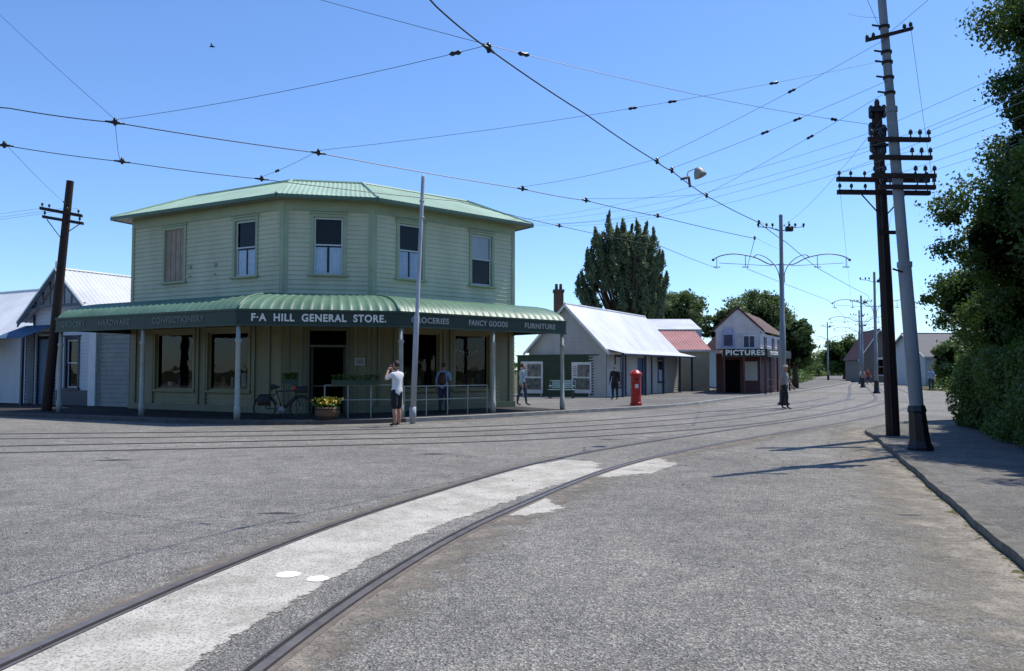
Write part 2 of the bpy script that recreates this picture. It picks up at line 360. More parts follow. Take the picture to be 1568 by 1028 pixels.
t3=catmull([(-40,14.5,0),(-25,16.6,0),(-14,18.2,0),(-6,19.3,0),(-.5,21.0,0),(4.2,24.6,0),(8.2,29.0,0),(13.2,35,0),(18.4,43,0)],10)
tr=P()
for ln in (t1,t2,t3):
    for sd in (-1,1):
        o=sd*.7175
        ribbon(tr,ln,o-.032,o+.032,-.01,.012,0)
        ribbon(tr,ln,o-sd*.032,o-sd*.070,0,.005,1)
        ribbon(tr,ln,o-sd*.070,o-sd*.090,-.01,.009,0)
        ribbon(tr,ln,o+sd*.032,o+sd*.046,0,.0055,1)
        ribbon(tr,ln,o+sd*.046,o+sd*.09,0,.0052,2)
tr.build('tram_track',None,[m_rail,m_groove,m_rust])
near=[p for p in t1 if p.y<13.6]
def cm(a,t):
    e=1.5 if a<.5 else 1.5-1.9*(a-.5)/.5*(.95-.6*max(0,(t-.6)/.4))
    if t>.93: e-=(t-.93)*12
    if a<.08: e-=.5
    return e
maskstrip('tram_slab',near,-.62,.61,.0045,m_conc,cm,14)
maskstrip('slab_apron',[p for p in t1 if 8.2<p.y<10.6],.81,1.25,.0045,m_conc,lambda a,t:1.25-1.3*abs(t-.5)*2-.6*a)
maskstrip('slab_apron',[p for p in t1 if 11.0<p.y<15],.81,1.45,.0045,m_conc,lambda a,t:1.6-1.6*abs(t-.5)*2-.5*a)
maskstrip('track_dust',[p for p in t1 if p.y<24],.81,1.9,.004,m_rustp,lambda a,t:.62-.8*a)
maskstrip('track_dust',[p for p in t1 if p.y<14],-.81,-1.3,.004,m_rustp,lambda a,t:.5-.7*a)
maskstrip('kerb_dirt',[p for p in KRf if p.y<21],-.02,-2.2,.004,m_dirt,lambda a,t:.75-1.1*a)
maskstrip('kerb_weeds',[p for p in KRf if 2<p.y<21],-.01,-.35,.007,m_grassp,lambda a,t:.5-.7*a)
maskstrip('kerb_dirt',[p for p in KL if -20<p.x<20],.02,.9,.004,m_dirt,lambda a,t:.62-.6*a)
maskstrip('weed_patch',[V((-9.6,9.6,0)),V((-8.2,10.3,0)),V((-7,10.6,0))],-.6,.6,.004,m_grassp,lambda a,t:.75-1.2*abs(a-.5)-.8*abs(t-.5))
m_tar=patch_mat('tar',(.05,.05,.05),(.09,.088,.085),4,1.4)
for (x,y,l_) in ((-4.7,5.2,.35),(-7,13.6,.6),(2.2,17.6,.5),(-1.5,14.6,.6),(4.4,8.5,.3),(-9,12.5,.7),(-2.6,8.6,.3)):
    maskstrip('tar_patch',[V((x-l_,y,0)),V((x,y+.04,0)),V((x+l_,y,0))],-l_*.45,l_*.45,.0035,m_tar,lambda a,t:.85-1.6*abs(a-.5)-1.2*abs(t-.5))
for (x,y,l_) in ((-9.9,16.9,.3),(3.3,18.6,.35),(3.0,17.9,.3)):
    maskstrip('cement_patch',[V((x-l_,y,0)),V((x,y+.04,0)),V((x+l_,y,0))],-l_*.5,l_*.5,.0038,m_conc,lambda a,t:.9-1.6*abs(a-.5)-1.2*abs(t-.5))
ds=P()
for (x,y,rr) in ((-1.74,6.05,.095),(-1.48,5.93,.085)):
    ds.poly([(x+rr*math.cos(a/20*2*math.pi)*(1+.08*math.sin(a*1.7)),y+rr*math.sin(a/20*2*math.pi),.0085) for a in range(20)])
ds.build('painted_spot',None,M('chalky_white',(.82,.82,.80),.7,.08,9))
gv=P()
for i in range(6000):
    y=2.2+15*random.random()**1.7; x=random.uniform(-.75*y,.42*y+.3)
    s=random.uniform(.003,.008)*(1+.05*y)*(1.7 if random.random()<.06 else 1)
    q=[V((random.uniform(.5,1)*s*math.cos(a)+x,random.uniform(.5,1)*s*math.sin(a)+y,0)) for a in (0,1.6,3.1,4.7)]
    t=V((x,y,s*.9))
    gv.add(q+[t],[(0,1,4),(1,2,4),(2,3,4),(3,0,4)],random.choice((0,0,1,2)))
gv.build('loose_gravel',None,[M('grey_stone',(.27,.265,.25),.9,.3,9),M('pale_stone',(.45,.435,.40),.9,.2,9),M('dark_stone',(.09,.09,.085),.9,.2,9)])
# ---------------------------------------------------------------- general store
A=(-14.6,29.4);B=(-7.7,25.7);C=(-4.8,26.3);D=(.08,30.6);E=(-5.0,37.2);F=(-11.2,36.6)
store=empty('general_store',(-6.2,30,.12))
fl=Fr(A,B);fm=Fr(B,C);fr_=Fr(C,D);fe=Fr(D,E);ff=Fr(F,A);fb=Fr(E,F)
ZW=7.32
def window(parent,fr,c,w,z0,z1,curtain='lace',casing=m_trim,big=False):
    a=c-w/2;b=c+w/2; p=P(); k=.11
    fr.box(p,a-k,a,-.02,.055,z0-.02,z1+k,0); fr.box(p,b,b+k,-.02,.055,z0-.02,z1+k,0)
    fr.box(p,a,b,-.02,.052,z1,z1+k-.003,0); fr.box(p,a-k-.06,b+k+.06,-.02,.13,z0-.09,z0-.022,0)
    fr.box(p,a-k-.04,b+k+.04,-.02,.1,z1+k,z1+k+.05,0)
    fr.box(p,a,a+.02,-.12,-.021,z0,z1,0);fr.box(p,b-.02,b,-.12,-.021,z0,z1,0);fr.box(p,a+.02,b-.02,-.12,-.021,z1-.02,z1,0);fr.box(p,a+.02,b-.02,-.12,-.021,z0-.02,z0,0)
    s=.045; zm=(z0+z1)/2
    if curtain=='board':
        fr.box(p,a+.02,b-.02,-.05,-.03,z0,z1-.02,2)
        for i in range(1,4): fr.box(p,a+w*i/4-.006,a+w*i/4+.006,-.03,-.024,z0,z1-.02,3)
        p.build('window',parent,[casing,m_sash,m_blind,m_black]); return
    def sash(za,zb,o):
        fr.box(p,a+.02,a+.02+s,o-.03,o,za,zb,1);fr.box(p,b-.02-s,b-.02,o-.03,o,za,zb,1)
        fr.box(p,a+.02+s,b-.02-s,o-.03,o-.002,za,za+s,1);fr.box(p,a+.02+s,b-.02-s,o-.03,o-.002,zb-s,zb,1)
    if big: sash(z0,z1-.02,-.05)
    else:
        sash(zm,z1-.02,-.02); sash(z0,zm+s,-.045)
    gl=-.1 if big else -.068
    p.build('window',parent,[casing,m_sash if not big else casing])
    q=P(); q.quad(fr.p(a+.03,gl,z0),fr.p(b-.03,gl,z0),fr.p(b-.03,gl,z1-.03),fr.p(a+.03,gl,z1-.03)); q.build('glass',parent,GLASS)
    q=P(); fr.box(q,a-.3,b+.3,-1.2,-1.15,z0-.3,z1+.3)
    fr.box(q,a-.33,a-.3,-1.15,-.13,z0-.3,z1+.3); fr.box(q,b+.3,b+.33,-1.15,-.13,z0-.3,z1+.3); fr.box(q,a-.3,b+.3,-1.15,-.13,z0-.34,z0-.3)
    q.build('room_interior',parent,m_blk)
    if curtain=='lace':
        q=P(); n=40; zt=z0+(z1-z0)*random.uniform(.46,.52)
        for (u0,u1) in ((a+.03,a+w*.45),(b-w*.47,b-.03)):
            for i in range(n):
                x0=u0+(u1-u0)*i/n;x1=u0+(u1-u0)*(i+1)/n
                o0=-.092+.014*math.sin(i*1.3);o1=-.092+.014*math.sin((i+1)*1.3)
                q.quad(fr.p(x0,o0,z0),fr.p(x1,o1,z0),fr.p(x1,o1,zt),fr.p(x0,o0,zt))
        q.build('curtain',parent,m_curt)
    if curtain=='shade':
        q=P(); q.quad(fr.p(a,-.085,zm+.02),fr.p(b,-.085,zm+.02),fr.p(b,-.085,z1),fr.p(a,-.085,z1)); q.build('roller_blind',parent,m_white)
    if curtain=='shop':
        q=P()
        fr.box(q,a,b,-.9,-.15,z0-.02,z0+.12,0)
        x=a+.1
        while x<b-.15:
            h=random.uniform(.12,.5); w2=random.uniform(.08,.22); o=random.uniform(-.6,-.3)
            if random.random()<.5: fr.box(q,x,x+w2,o-.12,o,z0+.12,z0+.12+h,random.choice((1,2,3,4,5)))
            else:
                c_=fr.p(x+w2/2,o,z0+.12); q.tube([c_,c_+V((0,0,h*.6)),c_+V((0,0,h*.75)),c_+V((0,0,h))],[w2/2,w2/2,w2/5,w2/5],8,random.choice((1,2,3,4,5)))
            x+=w2+random.uniform(.03,.2)
        if c<4.5 and c>4:
            for i in range(9):
                s_=a+.2+(w-.4)*i/9; zz=z1-.55-.12*math.sin(math.pi*i/8)
                q.poly([fr.p(s_,-.14,zz),fr.p(s_+.07,-.14,zz),fr.p(s_+.035,-.14,zz-.08)],1)
        q.build('shop_display',parent,[m_barrel,m_shirtg,m_maroon,m_jean,m_barrel,m_dkgreen])
up=P()
ZB=4.0
wl=[(2.42,1.05,'board'),(6.07,1.0,'lace')]; z0w,z1w=4.85,6.78
def ops(l): return [(c-w/2-.02,c+w/2+.02,z0w-.03,z1w+.03) for c,w,_ in l]
boards(up,fl,0,fl.L,ZB,ZW,ops(wl))
wm=[(1.48,.98,'lace')]; boards(up,fm,0,fm.L,ZB,ZW,ops(wm))
wr=[(1.55,1.0,'lace'),(4.83,1.0,'shade')]; boards(up,fr_,0,fr_.L,ZB,ZW,ops(wr))
boards(up,fe,0,fe.L,.12,ZW); boards(up,ff,0,ff.L,.12,ZW); boards(up,fb,0,fb.L,.12,ZW)
up.build('upper_wall',store,m_wall)
for frr,l in ((fl,wl),(fm,wm),(fr_,wr)):
    for c,w,k in l: window(store,frr,c,w,z0w,z1w,k)
vt=P()
for s_ in (3.3,4.6): vt.tube([fl.p(s_,.0,5.32),fl.p(s_,.08,5.32)],.07,10); vt.tube([fl.p(s_,.0,4.98),fl.p(s_,.07,4.98)],.04,8)
vt.build('wall_vents',store,m_trim)
lo=P()
wl2=[(2.5,2.05,'shop'),(5.3,2.0,'shop')]
wr2=[(1.95,1.75,'shop'),(4.38,1.65,'shop')]
def ops2(l): return [(c-w/2-.02,c+w/2+.02,.85,2.95) for c,w,_ in l]
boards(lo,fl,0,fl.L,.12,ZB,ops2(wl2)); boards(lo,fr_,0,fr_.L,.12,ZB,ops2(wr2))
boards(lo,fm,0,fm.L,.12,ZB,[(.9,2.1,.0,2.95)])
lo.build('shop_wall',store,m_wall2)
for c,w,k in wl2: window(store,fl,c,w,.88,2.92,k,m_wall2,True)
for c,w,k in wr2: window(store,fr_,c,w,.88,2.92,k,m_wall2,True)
tp=P()
for frr in (fl,fm,fr_):
    for s_ in (0,frr.L):
        a=s_-.14 if s_ else 0.0; b=s_ if s_ else .14
        frr.box(tp,a,b,.0,.05,ZB,ZW-.3)
    frr.box(tp,0,frr.L,.0,.045,ZW-.3,ZW)
    frr.box(tp,0,frr.L,.0,.06,ZW-.34,ZW-.3)
fe.box(tp,0,.14,0,.05,ZB,ZW)
for p_ in (B,C):
    tp.tube([(p_[0],p_[1]-.02,ZB),(p_[0],p_[1]-.02,ZW-.01)],.06,8)
tp.build('corner_trim',store,m_trim)
tp=P()
for s_ in (.25,1.25,3.72,4.08,6.5,7.2): fl.box(tp,s_,s_+.14,.0,.07,.12,ZB)
for s_ in (.12,.55,2.35,2.8): fm.box(tp,s_,s_+.12,.0,.07,.12,ZB)
for s_ in (.2,.85,2.98,3.3,5.4,6.2): fr_.box(tp,s_,s_+.12,.0,.07,.12,ZB)
for frr in (fl,fr_): frr.box(tp,0,frr.L,.0,.085,.12,.35)
tp.build('pilasters',store,M('shopfront_trim_shade',(.16,.17,.10),.5,.15,2))  # pilaster trim colour lowered as well, veranda shade painted in
dp=P(); fm.box(dp,.8,.9,-.05,.09,.12,3.05,0);fm.box(dp,2.1,2.2,-.05,.09,.12,3.05,0);fm.box(dp,.9,2.1,-.05,.085,2.95,3.05,0);fm.box(dp,.9,2.1,-.05,.06,2.35,2.43,0)
fm.box(dp,.9,1.0,-.6,-.55,.12,2.35,0);fm.box(dp,2.0,2.1,-.6,-.55,.12,2.35,0); fm.box(dp,.9,2.1,-.62,-.56,1.0,1.06,0)
fm.box(dp,.7,2.3,-1.4,-1.35,.1,3.1,1);fm.box(dp,.86,.9,-1.35,-.06,.1,3.1,1);fm.box(dp,2.1,2.14,-1.35,-.06,.1,3.1,1)
fm.box(dp,2.4,2.72,.06,.085,1.75,1.98,2); fm.box(dp,2.42,2.7,.086,.09,1.77,1.96,3)
dp.build('door',store,[M('door_frame_green',(.10,.11,.07),.5,.2),m_blk,m_white,m_shirtg])
nl,nm,nr=fl.n,fm.n,fr_.n
def mit(o):
    def bis(p,a,b):
        h=(a+b).normalized(); return V((p[0],p[1],0))+h*(o/h.dot(a))
    return [bis(A,nl,ff.n),bis(B,nl,nm),bis(C,nm,nr),bis(D,nr,fe.n),bis(E,fe.n,fb.n),bis(F,fb.n,ff.n)]
ev=[p+V((0,0,7.42)) for p in mit(.55)]
tops=[V((-12.9,31.1,8.66)),V((-8.25,28.5,8.66)),V((-5.7,28.95,8.66)),V((-1.9,32.1,8.66)),V((-5.4,35.3,8.66)),V((-10.6,34.9,8.66))]
rf=P()
for i in range(6): corr_trap(rf,ev[i],ev[(i+1)%6],tops[i],tops[(i+1)%6],.16,.010)
rf.poly(tops)
rf.build('roof',store,m_roofg)
ed=P()
for i in range(6):
    j=(i+1)%6
    ed.tube([ev[i]+V((0,0,.0)),tops[i]+V((0,0,.03))],.055,6,0); ed.tube([tops[i]+V((0,0,.02)),tops[j]+V((0,0,.02))],.05,6,0)
    a,b=ev[i],ev[j]; d=(b-a).normalized(); n=V((d.y,-d.x,0))
    ed.boxv(a-V((0,0,.13)),n*.06,b-a,V((0,0,.115)),1)
ed.poly([p-V((0,0,.10)) for p in ev],2)
ed.build('eaves_and_ridges',store,[M('ridge_green',(.32,.45,.32),.5,.1),M('gutter_green',(.08,.14,.09),.45,.2),M('soffit_paint',(.22,.22,.15),.6,.1)])
ver_prof=[(.0,4.10),(.7,4.06),(1.3,3.99),(1.8,3.90),(2.2,3.79),(2.5,3.66),(2.72,3.52),(2.86,3.36)]
def mit4(o):
    q=mit(o); return [V((A[0],A[1],0))+nl*o,q[1],q[2],V((D[0],D[1],0))+nr*o]
vr=P()
for f_ in range(3):
    L=(mit4(2.86)[f_+1]-mit4(2.86)[f_]).length; nw=round(L/.30); nc=nw*6
    grid=[]
    for (o,z) in ver_prof:
        q=mit4(o); a,b=q[f_],q[f_+1]; row=[]
        for i in range(nc+1):
            ph=2*math.pi*nw*i/nc; w=.022*(math.cos(ph)**3 if math.cos(ph)>0 else .2*math.cos(ph))*1.3
            row.append(a.lerp(b,i/nc)+V((0,0,z+w*.8))+[nl,nm,nr][f_]*w*.5*(o/2.86))
        grid.append(row)
    W=nc+1; vs=[p for row in grid for p in row]
    fs=[]
    for j in range(len(grid)-1):
        for i in range(nc): fs.append((j*W+i,(j+1)*W+i,(j+1)*W+i+1,j*W+i+1))
    vr.add(vs,fs,0)
vr.build('veranda_roof',store,m_ver,True)
vf=P(); q=mit4(2.90); vfr=[Fr(q[i][:2],q[i+1][:2]) for i in range(3)]
for f_ in vfr:
    f_.box(vf,-.01,f_.L+.01,-.05,.0,2.95,3.34,0); f_.box(vf,-.02,f_.L+.02,-.07,.035,3.34,3.40,1); f_.box(vf,-.02,f_.L+.02,-.06,.025,2.90,2.95,1)
for (p0,n_) in ((V((A[0],A[1],0)),nl),(V((D[0],D[1],0)),nr)):
    e0=p0;e1=p0+n_*2.84; d=(V((n_.y,-n_.x,0)))
    vf.boxv(e0+V((0,0,2.95)),e1-e0,d*.04,V((0,0,.40)),0)
    pts=[p0+n_*o+V((0,0,z)) for o,z in ver_prof]+[p0+n_*2.86+V((0,0,3.34)),p0+V((0,0,3.34))]; vf.poly(pts,0)
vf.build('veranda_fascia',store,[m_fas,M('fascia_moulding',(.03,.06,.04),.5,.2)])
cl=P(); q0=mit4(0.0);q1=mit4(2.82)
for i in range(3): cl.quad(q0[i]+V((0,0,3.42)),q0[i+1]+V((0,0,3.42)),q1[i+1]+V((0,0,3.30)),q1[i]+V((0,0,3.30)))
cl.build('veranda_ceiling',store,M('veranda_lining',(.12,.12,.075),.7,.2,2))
hp=P()
for k in (1,2): hp.tube([mit4(o)[k]+V((0,0,z+.02)) for o,z in ver_prof],.04,6)
hp.build('veranda_hips',store,m_ver,True)
text("F·A  HILL  GENERAL  STORE.",vfr[1],vfr[1].L*.5,.006,3.14,3.95,.235,m_let,store,'store_name_lettering')
for (b,s,w) in (("GROCERY",1.0,1.35),("HARDWARE",3.2,1.6),("CONFECTIONERY",6.3,2.4)): text(b,vfr[0],s,.004,3.14,w,.2,m_letd,store,'lettering')
for (b,s,w) in (("GROCERIES",1.15,1.45),("FANCY GOODS",3.55,1.7),("FURNITURE",5.95,1.5)): text(b,vfr[2],s,.004,3.14,w,.19,m_letm,store,'lettering')
vp=P()
def vpost(fr,s):
    c=fr.p(s,-.1,0)
    vp.tube([c+V((0,0,.12)),c+V((0,0,.5)),c+V((0,0,.52)),c+V((0,0,2.4)),c+V((0,0,2.43)),c+V((0,0,2.5)),c+V((0,0,2.52)),c+V((0,0,2.95))],[.095,.095,.075,.07,.095,.095,.065,.065],10,0)
vpost(vfr[0],.15);vpost(vfr[0],4.55);vpost(vfr[0],vfr[0].L-.02);vpost(vfr[2],.12);vpost(vfr[2],3.85);vpost(vfr[2],vfr[2].L-.1)
vp.build('veranda_posts',store,m_post,True)
rail=empty('footpath_railing',(-4,23.6,.12)); rp=P()
def railing(fr,s0,s1,h=1.0,n=4,o=-.25):
    for zz in (h,h*.55): rp.tube([fr.p(s0,o,.12+zz),fr.p(s1,o,.12+zz)],.018,6)
    for i in range(n+1):
        s=s0+(s1-s0)*i/n; rp.tube([fr.p(s,o,.12),fr.p(s,o,.12+h)],.02,6)
railing(vfr[1],2.55,vfr[1].L-.15,1.0,3); railing(vfr[2],.35,3.7,.95,4)
rp.build('rails',rail,m_post)
def planter(fr,s0,s1,name,z=1.15,o=-.25):
    e=empty(name,fr.p((s0+s1)/2,o,z)); p=P(); fr.box(p,s0,s1,o-.1,o+.1,z-.03,z+.13,0)
    if o<-.3:
        for s_ in (s0+.03,s1-.05): fr.box(p,s_,s_+.03,o-.02,o+.01,.12,z-.03,0)
    p.build('trough',e,m_dkgreen)
    pos=np.array([fr.p(random.uniform(s0,s1),o+random.uniform(-.14,.14),z+.13+random.uniform(-.03,.16)) for _ in range(500)])
    leaves('plants',e,pos,np.array([0,0,.5]),.035,lf_dark)
planter(vfr[1],2.75,4.2,'planter_trough'); planter(vfr[1],1.3,1.75,'planter_trough',1.2,-.35)
bar=empty('barrel_planter',(-5.45,22.75,0)); p=P(); c=V((-5.45,22.75,.0))
p.tube([c+V((0,0,.12)),c+V((0,0,.3)),c+V((0,0,.5)),c+V((0,0,.5)),c+V((0,0,.44))],[.3,.36,.37,.33,.33],20,0)
for z in (.2,.42): p.tube([c+V((0,0,z)),c+V((0,0,z+.035))],.372-.03*(z<.3),20,1)
p.build('half_barrel',bar,[m_barrel,m_black],True)
pos=np.array([c+V((random.gauss(0,.15),random.gauss(0,.15),.5+random.uniform(-.02,.22))) for _ in range(900)]); leaves('greenery',bar,pos,np.array([0,0,.5]),.035,lf_hedge)
pos=np.array([c+V((random.gauss(0,.17),random.gauss(0,.17),.58+random.uniform(0,.2))) for _ in range(260)]); leaves('flowers',bar,pos,np.array([0,-.3,.7]),.035,m_flow,1)
bike=empty('bicycle',(-6.9,22.65,.12)); p=P()
def T(x,z,dy=0): return V((-7.62+x,22.65+dy+.06*(z),.125+z))
for wx in (.34,1.42):
    ring=[T(wx+.33*math.cos(a/28*2*math.pi),.34+.33*math.sin(a/28*2*math.pi)) for a in range(29)]
    p.tube(ring,.019,6,0,False)
    ring=[T(wx+.305*math.cos(a/28*2*math.pi),.34+.305*math.sin(a/28*2*math.pi)) for a in range(29)]
    p.tube(ring,.01,5,2,False)
    for a in range(14): p.tube([T(wx,.34),T(wx+.3*math.cos(a/14*2*math.pi),.34+.3*math.sin(a/14*2*math.pi))],.0025,3,1,False)
    p.tube([T(wx,.34,-.05),T(wx,.34,.05)],.03,8,1)
    arc=[T(wx+.37*math.cos(a*math.pi/12),.34+.37*math.sin(a*math.pi/12)) for a in range(1,11)]; p.tube(arc,.02,5,2)
bb=T(.85,.3);st=T(.68,.82);hd=T(1.22,.85);hd2=T(1.27,.68)
for a,b,rr in ((bb,st,.018),(bb,hd2,.05),(st,hd,.022),(T(.34,.34),bb,.014),(T(.34,.34),st,.012),(hd2,T(1.42,.34),.018),(hd,hd2,.022),(hd,T(1.17,1.0),.015),(st,T(.65,.93),.013)): p.tube([a,b],rr,6,2)
p.tube([T(1.17,1.0,-.3),T(1.2,1.04,-.18),T(1.22,1.03,0),T(1.2,1.04,.18),T(1.17,1.0,.3)],.013,6,2)
p.tube([T(.5,.95),T(.6,.97),T(.76,.95)],[.09,.07,.025],8,0)
p.tube([bb+V((0,-.06,0)),bb+V((0,.06,0))],.09,12,1); p.tube([bb+V((0,-.08,0)),T(.97,.18,-.08)],.012,5,1); p.tube([T(.92,.18,-.16),T(1.02,.18,-.16)],.02,5,0)
p.boxv(T(.2,.72,-.07),(.36,0,0),(0,.14,0),(0,0,.03),0); p.boxv(T(.18,.42,-.16),(.34,0,0),(0,.1,0),(0,0,.3),0)
p.boxv(T(1.3,.78,-.13),(.26,0,0),(0,.26,0),(0,0,.2),0); p.boxv(T(1.16,.88,-.05),(.1,0,0),(0,.06,0),(0,0,.08),3)
p.build('frame_and_wheels',bike,[m_rubber,m_steel,m_black,m_red],True)
# ---------------------------------------------------------------- gable roofed buildings
def gable_house(name,fr,depth,zw,zr,wallm,roofm,trimm,front_ops=(),side_ops=(),ridge_along='depth',over=.3,base=.12):
    e=empty(name,fr.p(fr.L/2,-depth/2,base)); L=fr.L
    fL=Fr(fr.p(0,-depth,0)[:2],fr.p(0,0,0)[:2]); fR=Fr(fr.p(L,0,0)[:2],fr.p(L,-depth,0)[:2]); fB=Fr(fr.p(L,-depth,0)[:2],fr.p(0,-depth,0)[:2])
    w=P(); boards(w,fr,0,L,base,zw,front_ops); boards(w,fR,0,depth,base,zw,side_ops); boards(w,fL,0,depth,base,zw); boards(w,fB,0,L,base,zw)
    r=P()
    if ridge_along=='depth':
        for f_,l in ((fr,L),(fB,L)):
            n=10
            for i in range(n):
                t0=i/n;t1=(i+1)/n; h0=zw+(zr-zw)*t0;h1=zw+(zr-zw)*t1
                f_1=t0*l/2;f_2=t1*l/2
                w.quad(f_.p(f_1,.028,h0),f_.p(l-f_1,.028,h0),f_.p(l-f_2,.005,h1),f_.p(f_2,.005,h1))
        k=(zr-zw)/(L/2)
        for sgn in (0,1):
            eave=-over if sgn==0 else L+over
            E0=fr.p(eave,over,zw-k*over+.05);E1=fr.p(eave,-depth-over,zw-k*over+.05);T0=fr.p(L/2,over,zr+.05);T1=fr.p(L/2,-depth-over,zr+.05)
            corr_trap(r,E0,E1,T0,T1,.2,.015)
            a=fr.p(eave,over,zw-k*over+.03);b=fr.p(L/2,over,zr+.03)
            r.boxv(a,b-a,fr.n*.04,V((0,0,-.2)),1)
        r.tube([fr.p(L/2,over,zr+.06),fr.p(L/2,-depth-over,zr+.06)],.06,6,0)
    else:
        for f_ in (fL,fR):
            n=12
            for i in range(n):
                t0=i/n;t1=(i+1)/n; h0=zw+(zr-zw)*t0;h1=zw+(zr-zw)*t1
                w.quad(f_.p(t0*depth/2,.028,h0),f_.p(depth-t0*depth/2,.028,h0),f_.p(depth-t1*depth/2,.005,h1),f_.p(t1*depth/2,.005,h1))
        k=(zr-zw)/(depth/2)
        E0=fr.p(-over,over,zw-k*over+.05);E1=fr.p(L+over,over,zw-k*over+.05);T0=fr.p(-over,-depth/2,zr+.05);T1=fr.p(L+over,-depth/2,zr+.05)
        corr_trap(r,E0,E1,T0,T1,.2,.015)
        G0=fr.p(-over,-depth-over,zw-k*over+.05);G1=fr.p(L+over,-depth-over,zw-k*over+.05); corr_trap(r,G0,G1,T0,T1,.2,.015)
        for s_ in (-over-.04,L+over):
            for (oo,zz) in ((over,zw-k*over),(-depth-over,zw-k*over)):
                a=fr.p(s_,oo,zz+.04);b=fr.p(s_,-depth/2,zr+.04); r.boxv(a,b-a,fr.d*.04,V((0,0,-.18)),1)
        r.boxv(E0-V((0,0,.13)),fr.n*.06,E1-E0,V((0,0,.11)),1)
        r.tube([T0+V((0,0,.02)),T1+V((0,0,.02))],.06,6,0)
    w.build('walls',e,wallm); r.build('roof',e,[roofm,trimm])
    return e
m_gwall=M('grey_white_weatherboard',(.44,.44,.42),.6,.18,1.5,streak=.3)
m_gwhite=M('white_weatherboard',(.54,.56,.58),.6,.12,1.5,streak=.3)
fc=Fr((5.1,41.5),(11.2,52.0)); depth=4.75
co=gable_house('weatherboard_cottage',fc,depth,2.75,5.2,m_gwall,m_whiteroof,m_white,[(1.2,2.2,.6,2.4),(4.6,5.6,.12,2.3),(8.2,9.2,.8,2.3)],ridge_along='side',over=.25)
window(co,fc,1.7,1.0,.65,2.3,'shade',m_navy); window(co,fc,8.7,1.0,.85,2.2,'lace',m_navy)
p=P(); fc.box(p,4.6,5.6,-.1,-.05,.12,2.3,0)
for s in (-.1,3.3,6.4,9.6,12.2): fc.box(p,s,s+.12,.9,1.02,.12,2.5,1)
corr_trap(p,fc.p(-.2,1.2,2.45),fc.p(12.4,1.2,2.45),fc.p(-.2,.1,2.72),fc.p(12.4,.1,2.72),.2,.015,2)
fc.box(p,-.2,12.4,1.16,1.2,2.36,2.44,1); fc.box(p,2.6,2.72,.03,.07,.12,2.6,1); fc.box(p,6.9,7.02,.03,.07,.12,2.6,1)
p.build('porch',co,[m_blue,m_navy,m_whiteroof])
ch=P(); ch.box(2.45,3.0,44.5,45.1,2.5,6.1); ch.box(2.4,3.05,44.45,45.15,6.1,6.25)
for x in (2.6,2.85): ch.tube([(x,44.8,6.25),(x,44.8,6.6)],[.1,.08],8)
ch.build('chimney',co,m_brick)
fg=Fr((.3,43.9),(5.0,41.6)); e=empty('green_fence',fg.p(2.4,0,.12)); p=P()
n=34
for i in range(n): fg.box(p,fg.L*i/n+.004,fg.L*(i+1)/n-.004,-.03,.0+.006*(i%2),.12,2.35,0)
fg.box(p,-.05,fg.L+.05,-.04,.03,2.35,2.42,0); p.build('palings',e,m_dkgreen)
def poster(name,fr,s0,s1,z0,z1):
    e=empty(name,fr.p((s0+s1)/2,.1,z0)); p=P(); fr.box(p,s0,s1,.03,.06,z0,z1,0)
    w=s1-s0;h=z1-z0
    fr.box(p,s0+.08*w,s1-.08*w,.061,.066,z0+.12*h,z0+.48*h,1); fr.box(p,s0+.3*w,s1-.08*w,.061,.066,z0+.53*h,z0+.92*h,2)
    for k in range(5): fr.box(p,s0+.08*w,s0+.26*w,.061,.064,z0+(.56+.07*k)*h,z0+(.58+.07*k)*h,3)
    for q_ in (s0+.1,s1-.16): fr.box(p,q_,q_+.06,-.0,.03,.12,z0,0)
    p.build('board',e,[m_white,M('old_photo_print',(.16,.16,.15),.6,.8,5),M('old_photo_print_b',(.22,.21,.19),.6,.8,4),m_black])
poster('history_display_board',fg,.25,1.62,.25,2.05); poster('history_display_board',fg,3.35,4.5,.3,2.0)
be=empty('park_bench',(2.6,39.4,.12)); p=P(); fbn=Fr((1.9,39.6),(3.2,39.2))
for i in range(4): fbn.box(p,0,fbn.L,-.1+.1*i,-.02+.1*i,.55,.58,0)
for i in range(4): fbn.box(p,0,fbn.L,-.18-.02*i,-.15-.02*i,.64+.11*i,.72+.11*i,0)
for s in (.05,fbn.L-.11):
    fbn.box(p,s,s+.06,.2,.26,.12,.55,1); fbn.box(p,s,s+.06,-.2,-.14,.12,1.0,1); fbn.box(p,s,s+.06,-.14,.26,.5,.549,1); fbn.box(p,s,s+.06,-.14,.28,.74,.78,0)
p.build('slats_and_frame',be,[m_bench,m_black])
pb=empty('post_box',(5.1,31.7,.12)); p=P(); c=V((5.1,31.7,.12))
p.tube([c,c+V((0,0,.12)),c+V((0,0,.14)),c+V((0,0,1.22)),c+V((0,0,1.24)),c+V((0,0,1.31)),c+V((0,0,1.36)),c+V((0,0,1.44)),c+V((0,0,1.47))],[.25,.25,.215,.215,.265,.265,.22,.12,.02],24,0)
p.boxv(c+V((-.1,-.235,1.07)),(.2,0,0),(0,.03,0),(0,0,.035),1); p.boxv(c+V((-.13,-.225,.45)),(.26,0,0),(0,.02,0),(0,0,.5),0); p.boxv(c+V((-.07,-.232,.72)),(.14,0,0),(0,.01,0),(0,0,.16),2)
p.build('pillar',pb,[m_red,m_black,m_white],False)
f3=Fr((10.9,53.0),(13.6,53.0)); e=empty('red_roofed_shop',(12.2,56,.12)); p=P(); boards(p,f3,0,f3.L,.12,3.0); f3b=Fr((13.6,53.0),(14.6,62)); boards(p,f3b,0,f3b.L,.12,3.0); p.build('walls',e,M('cream_weatherboard',(.5,.47,.33),.6,.15))
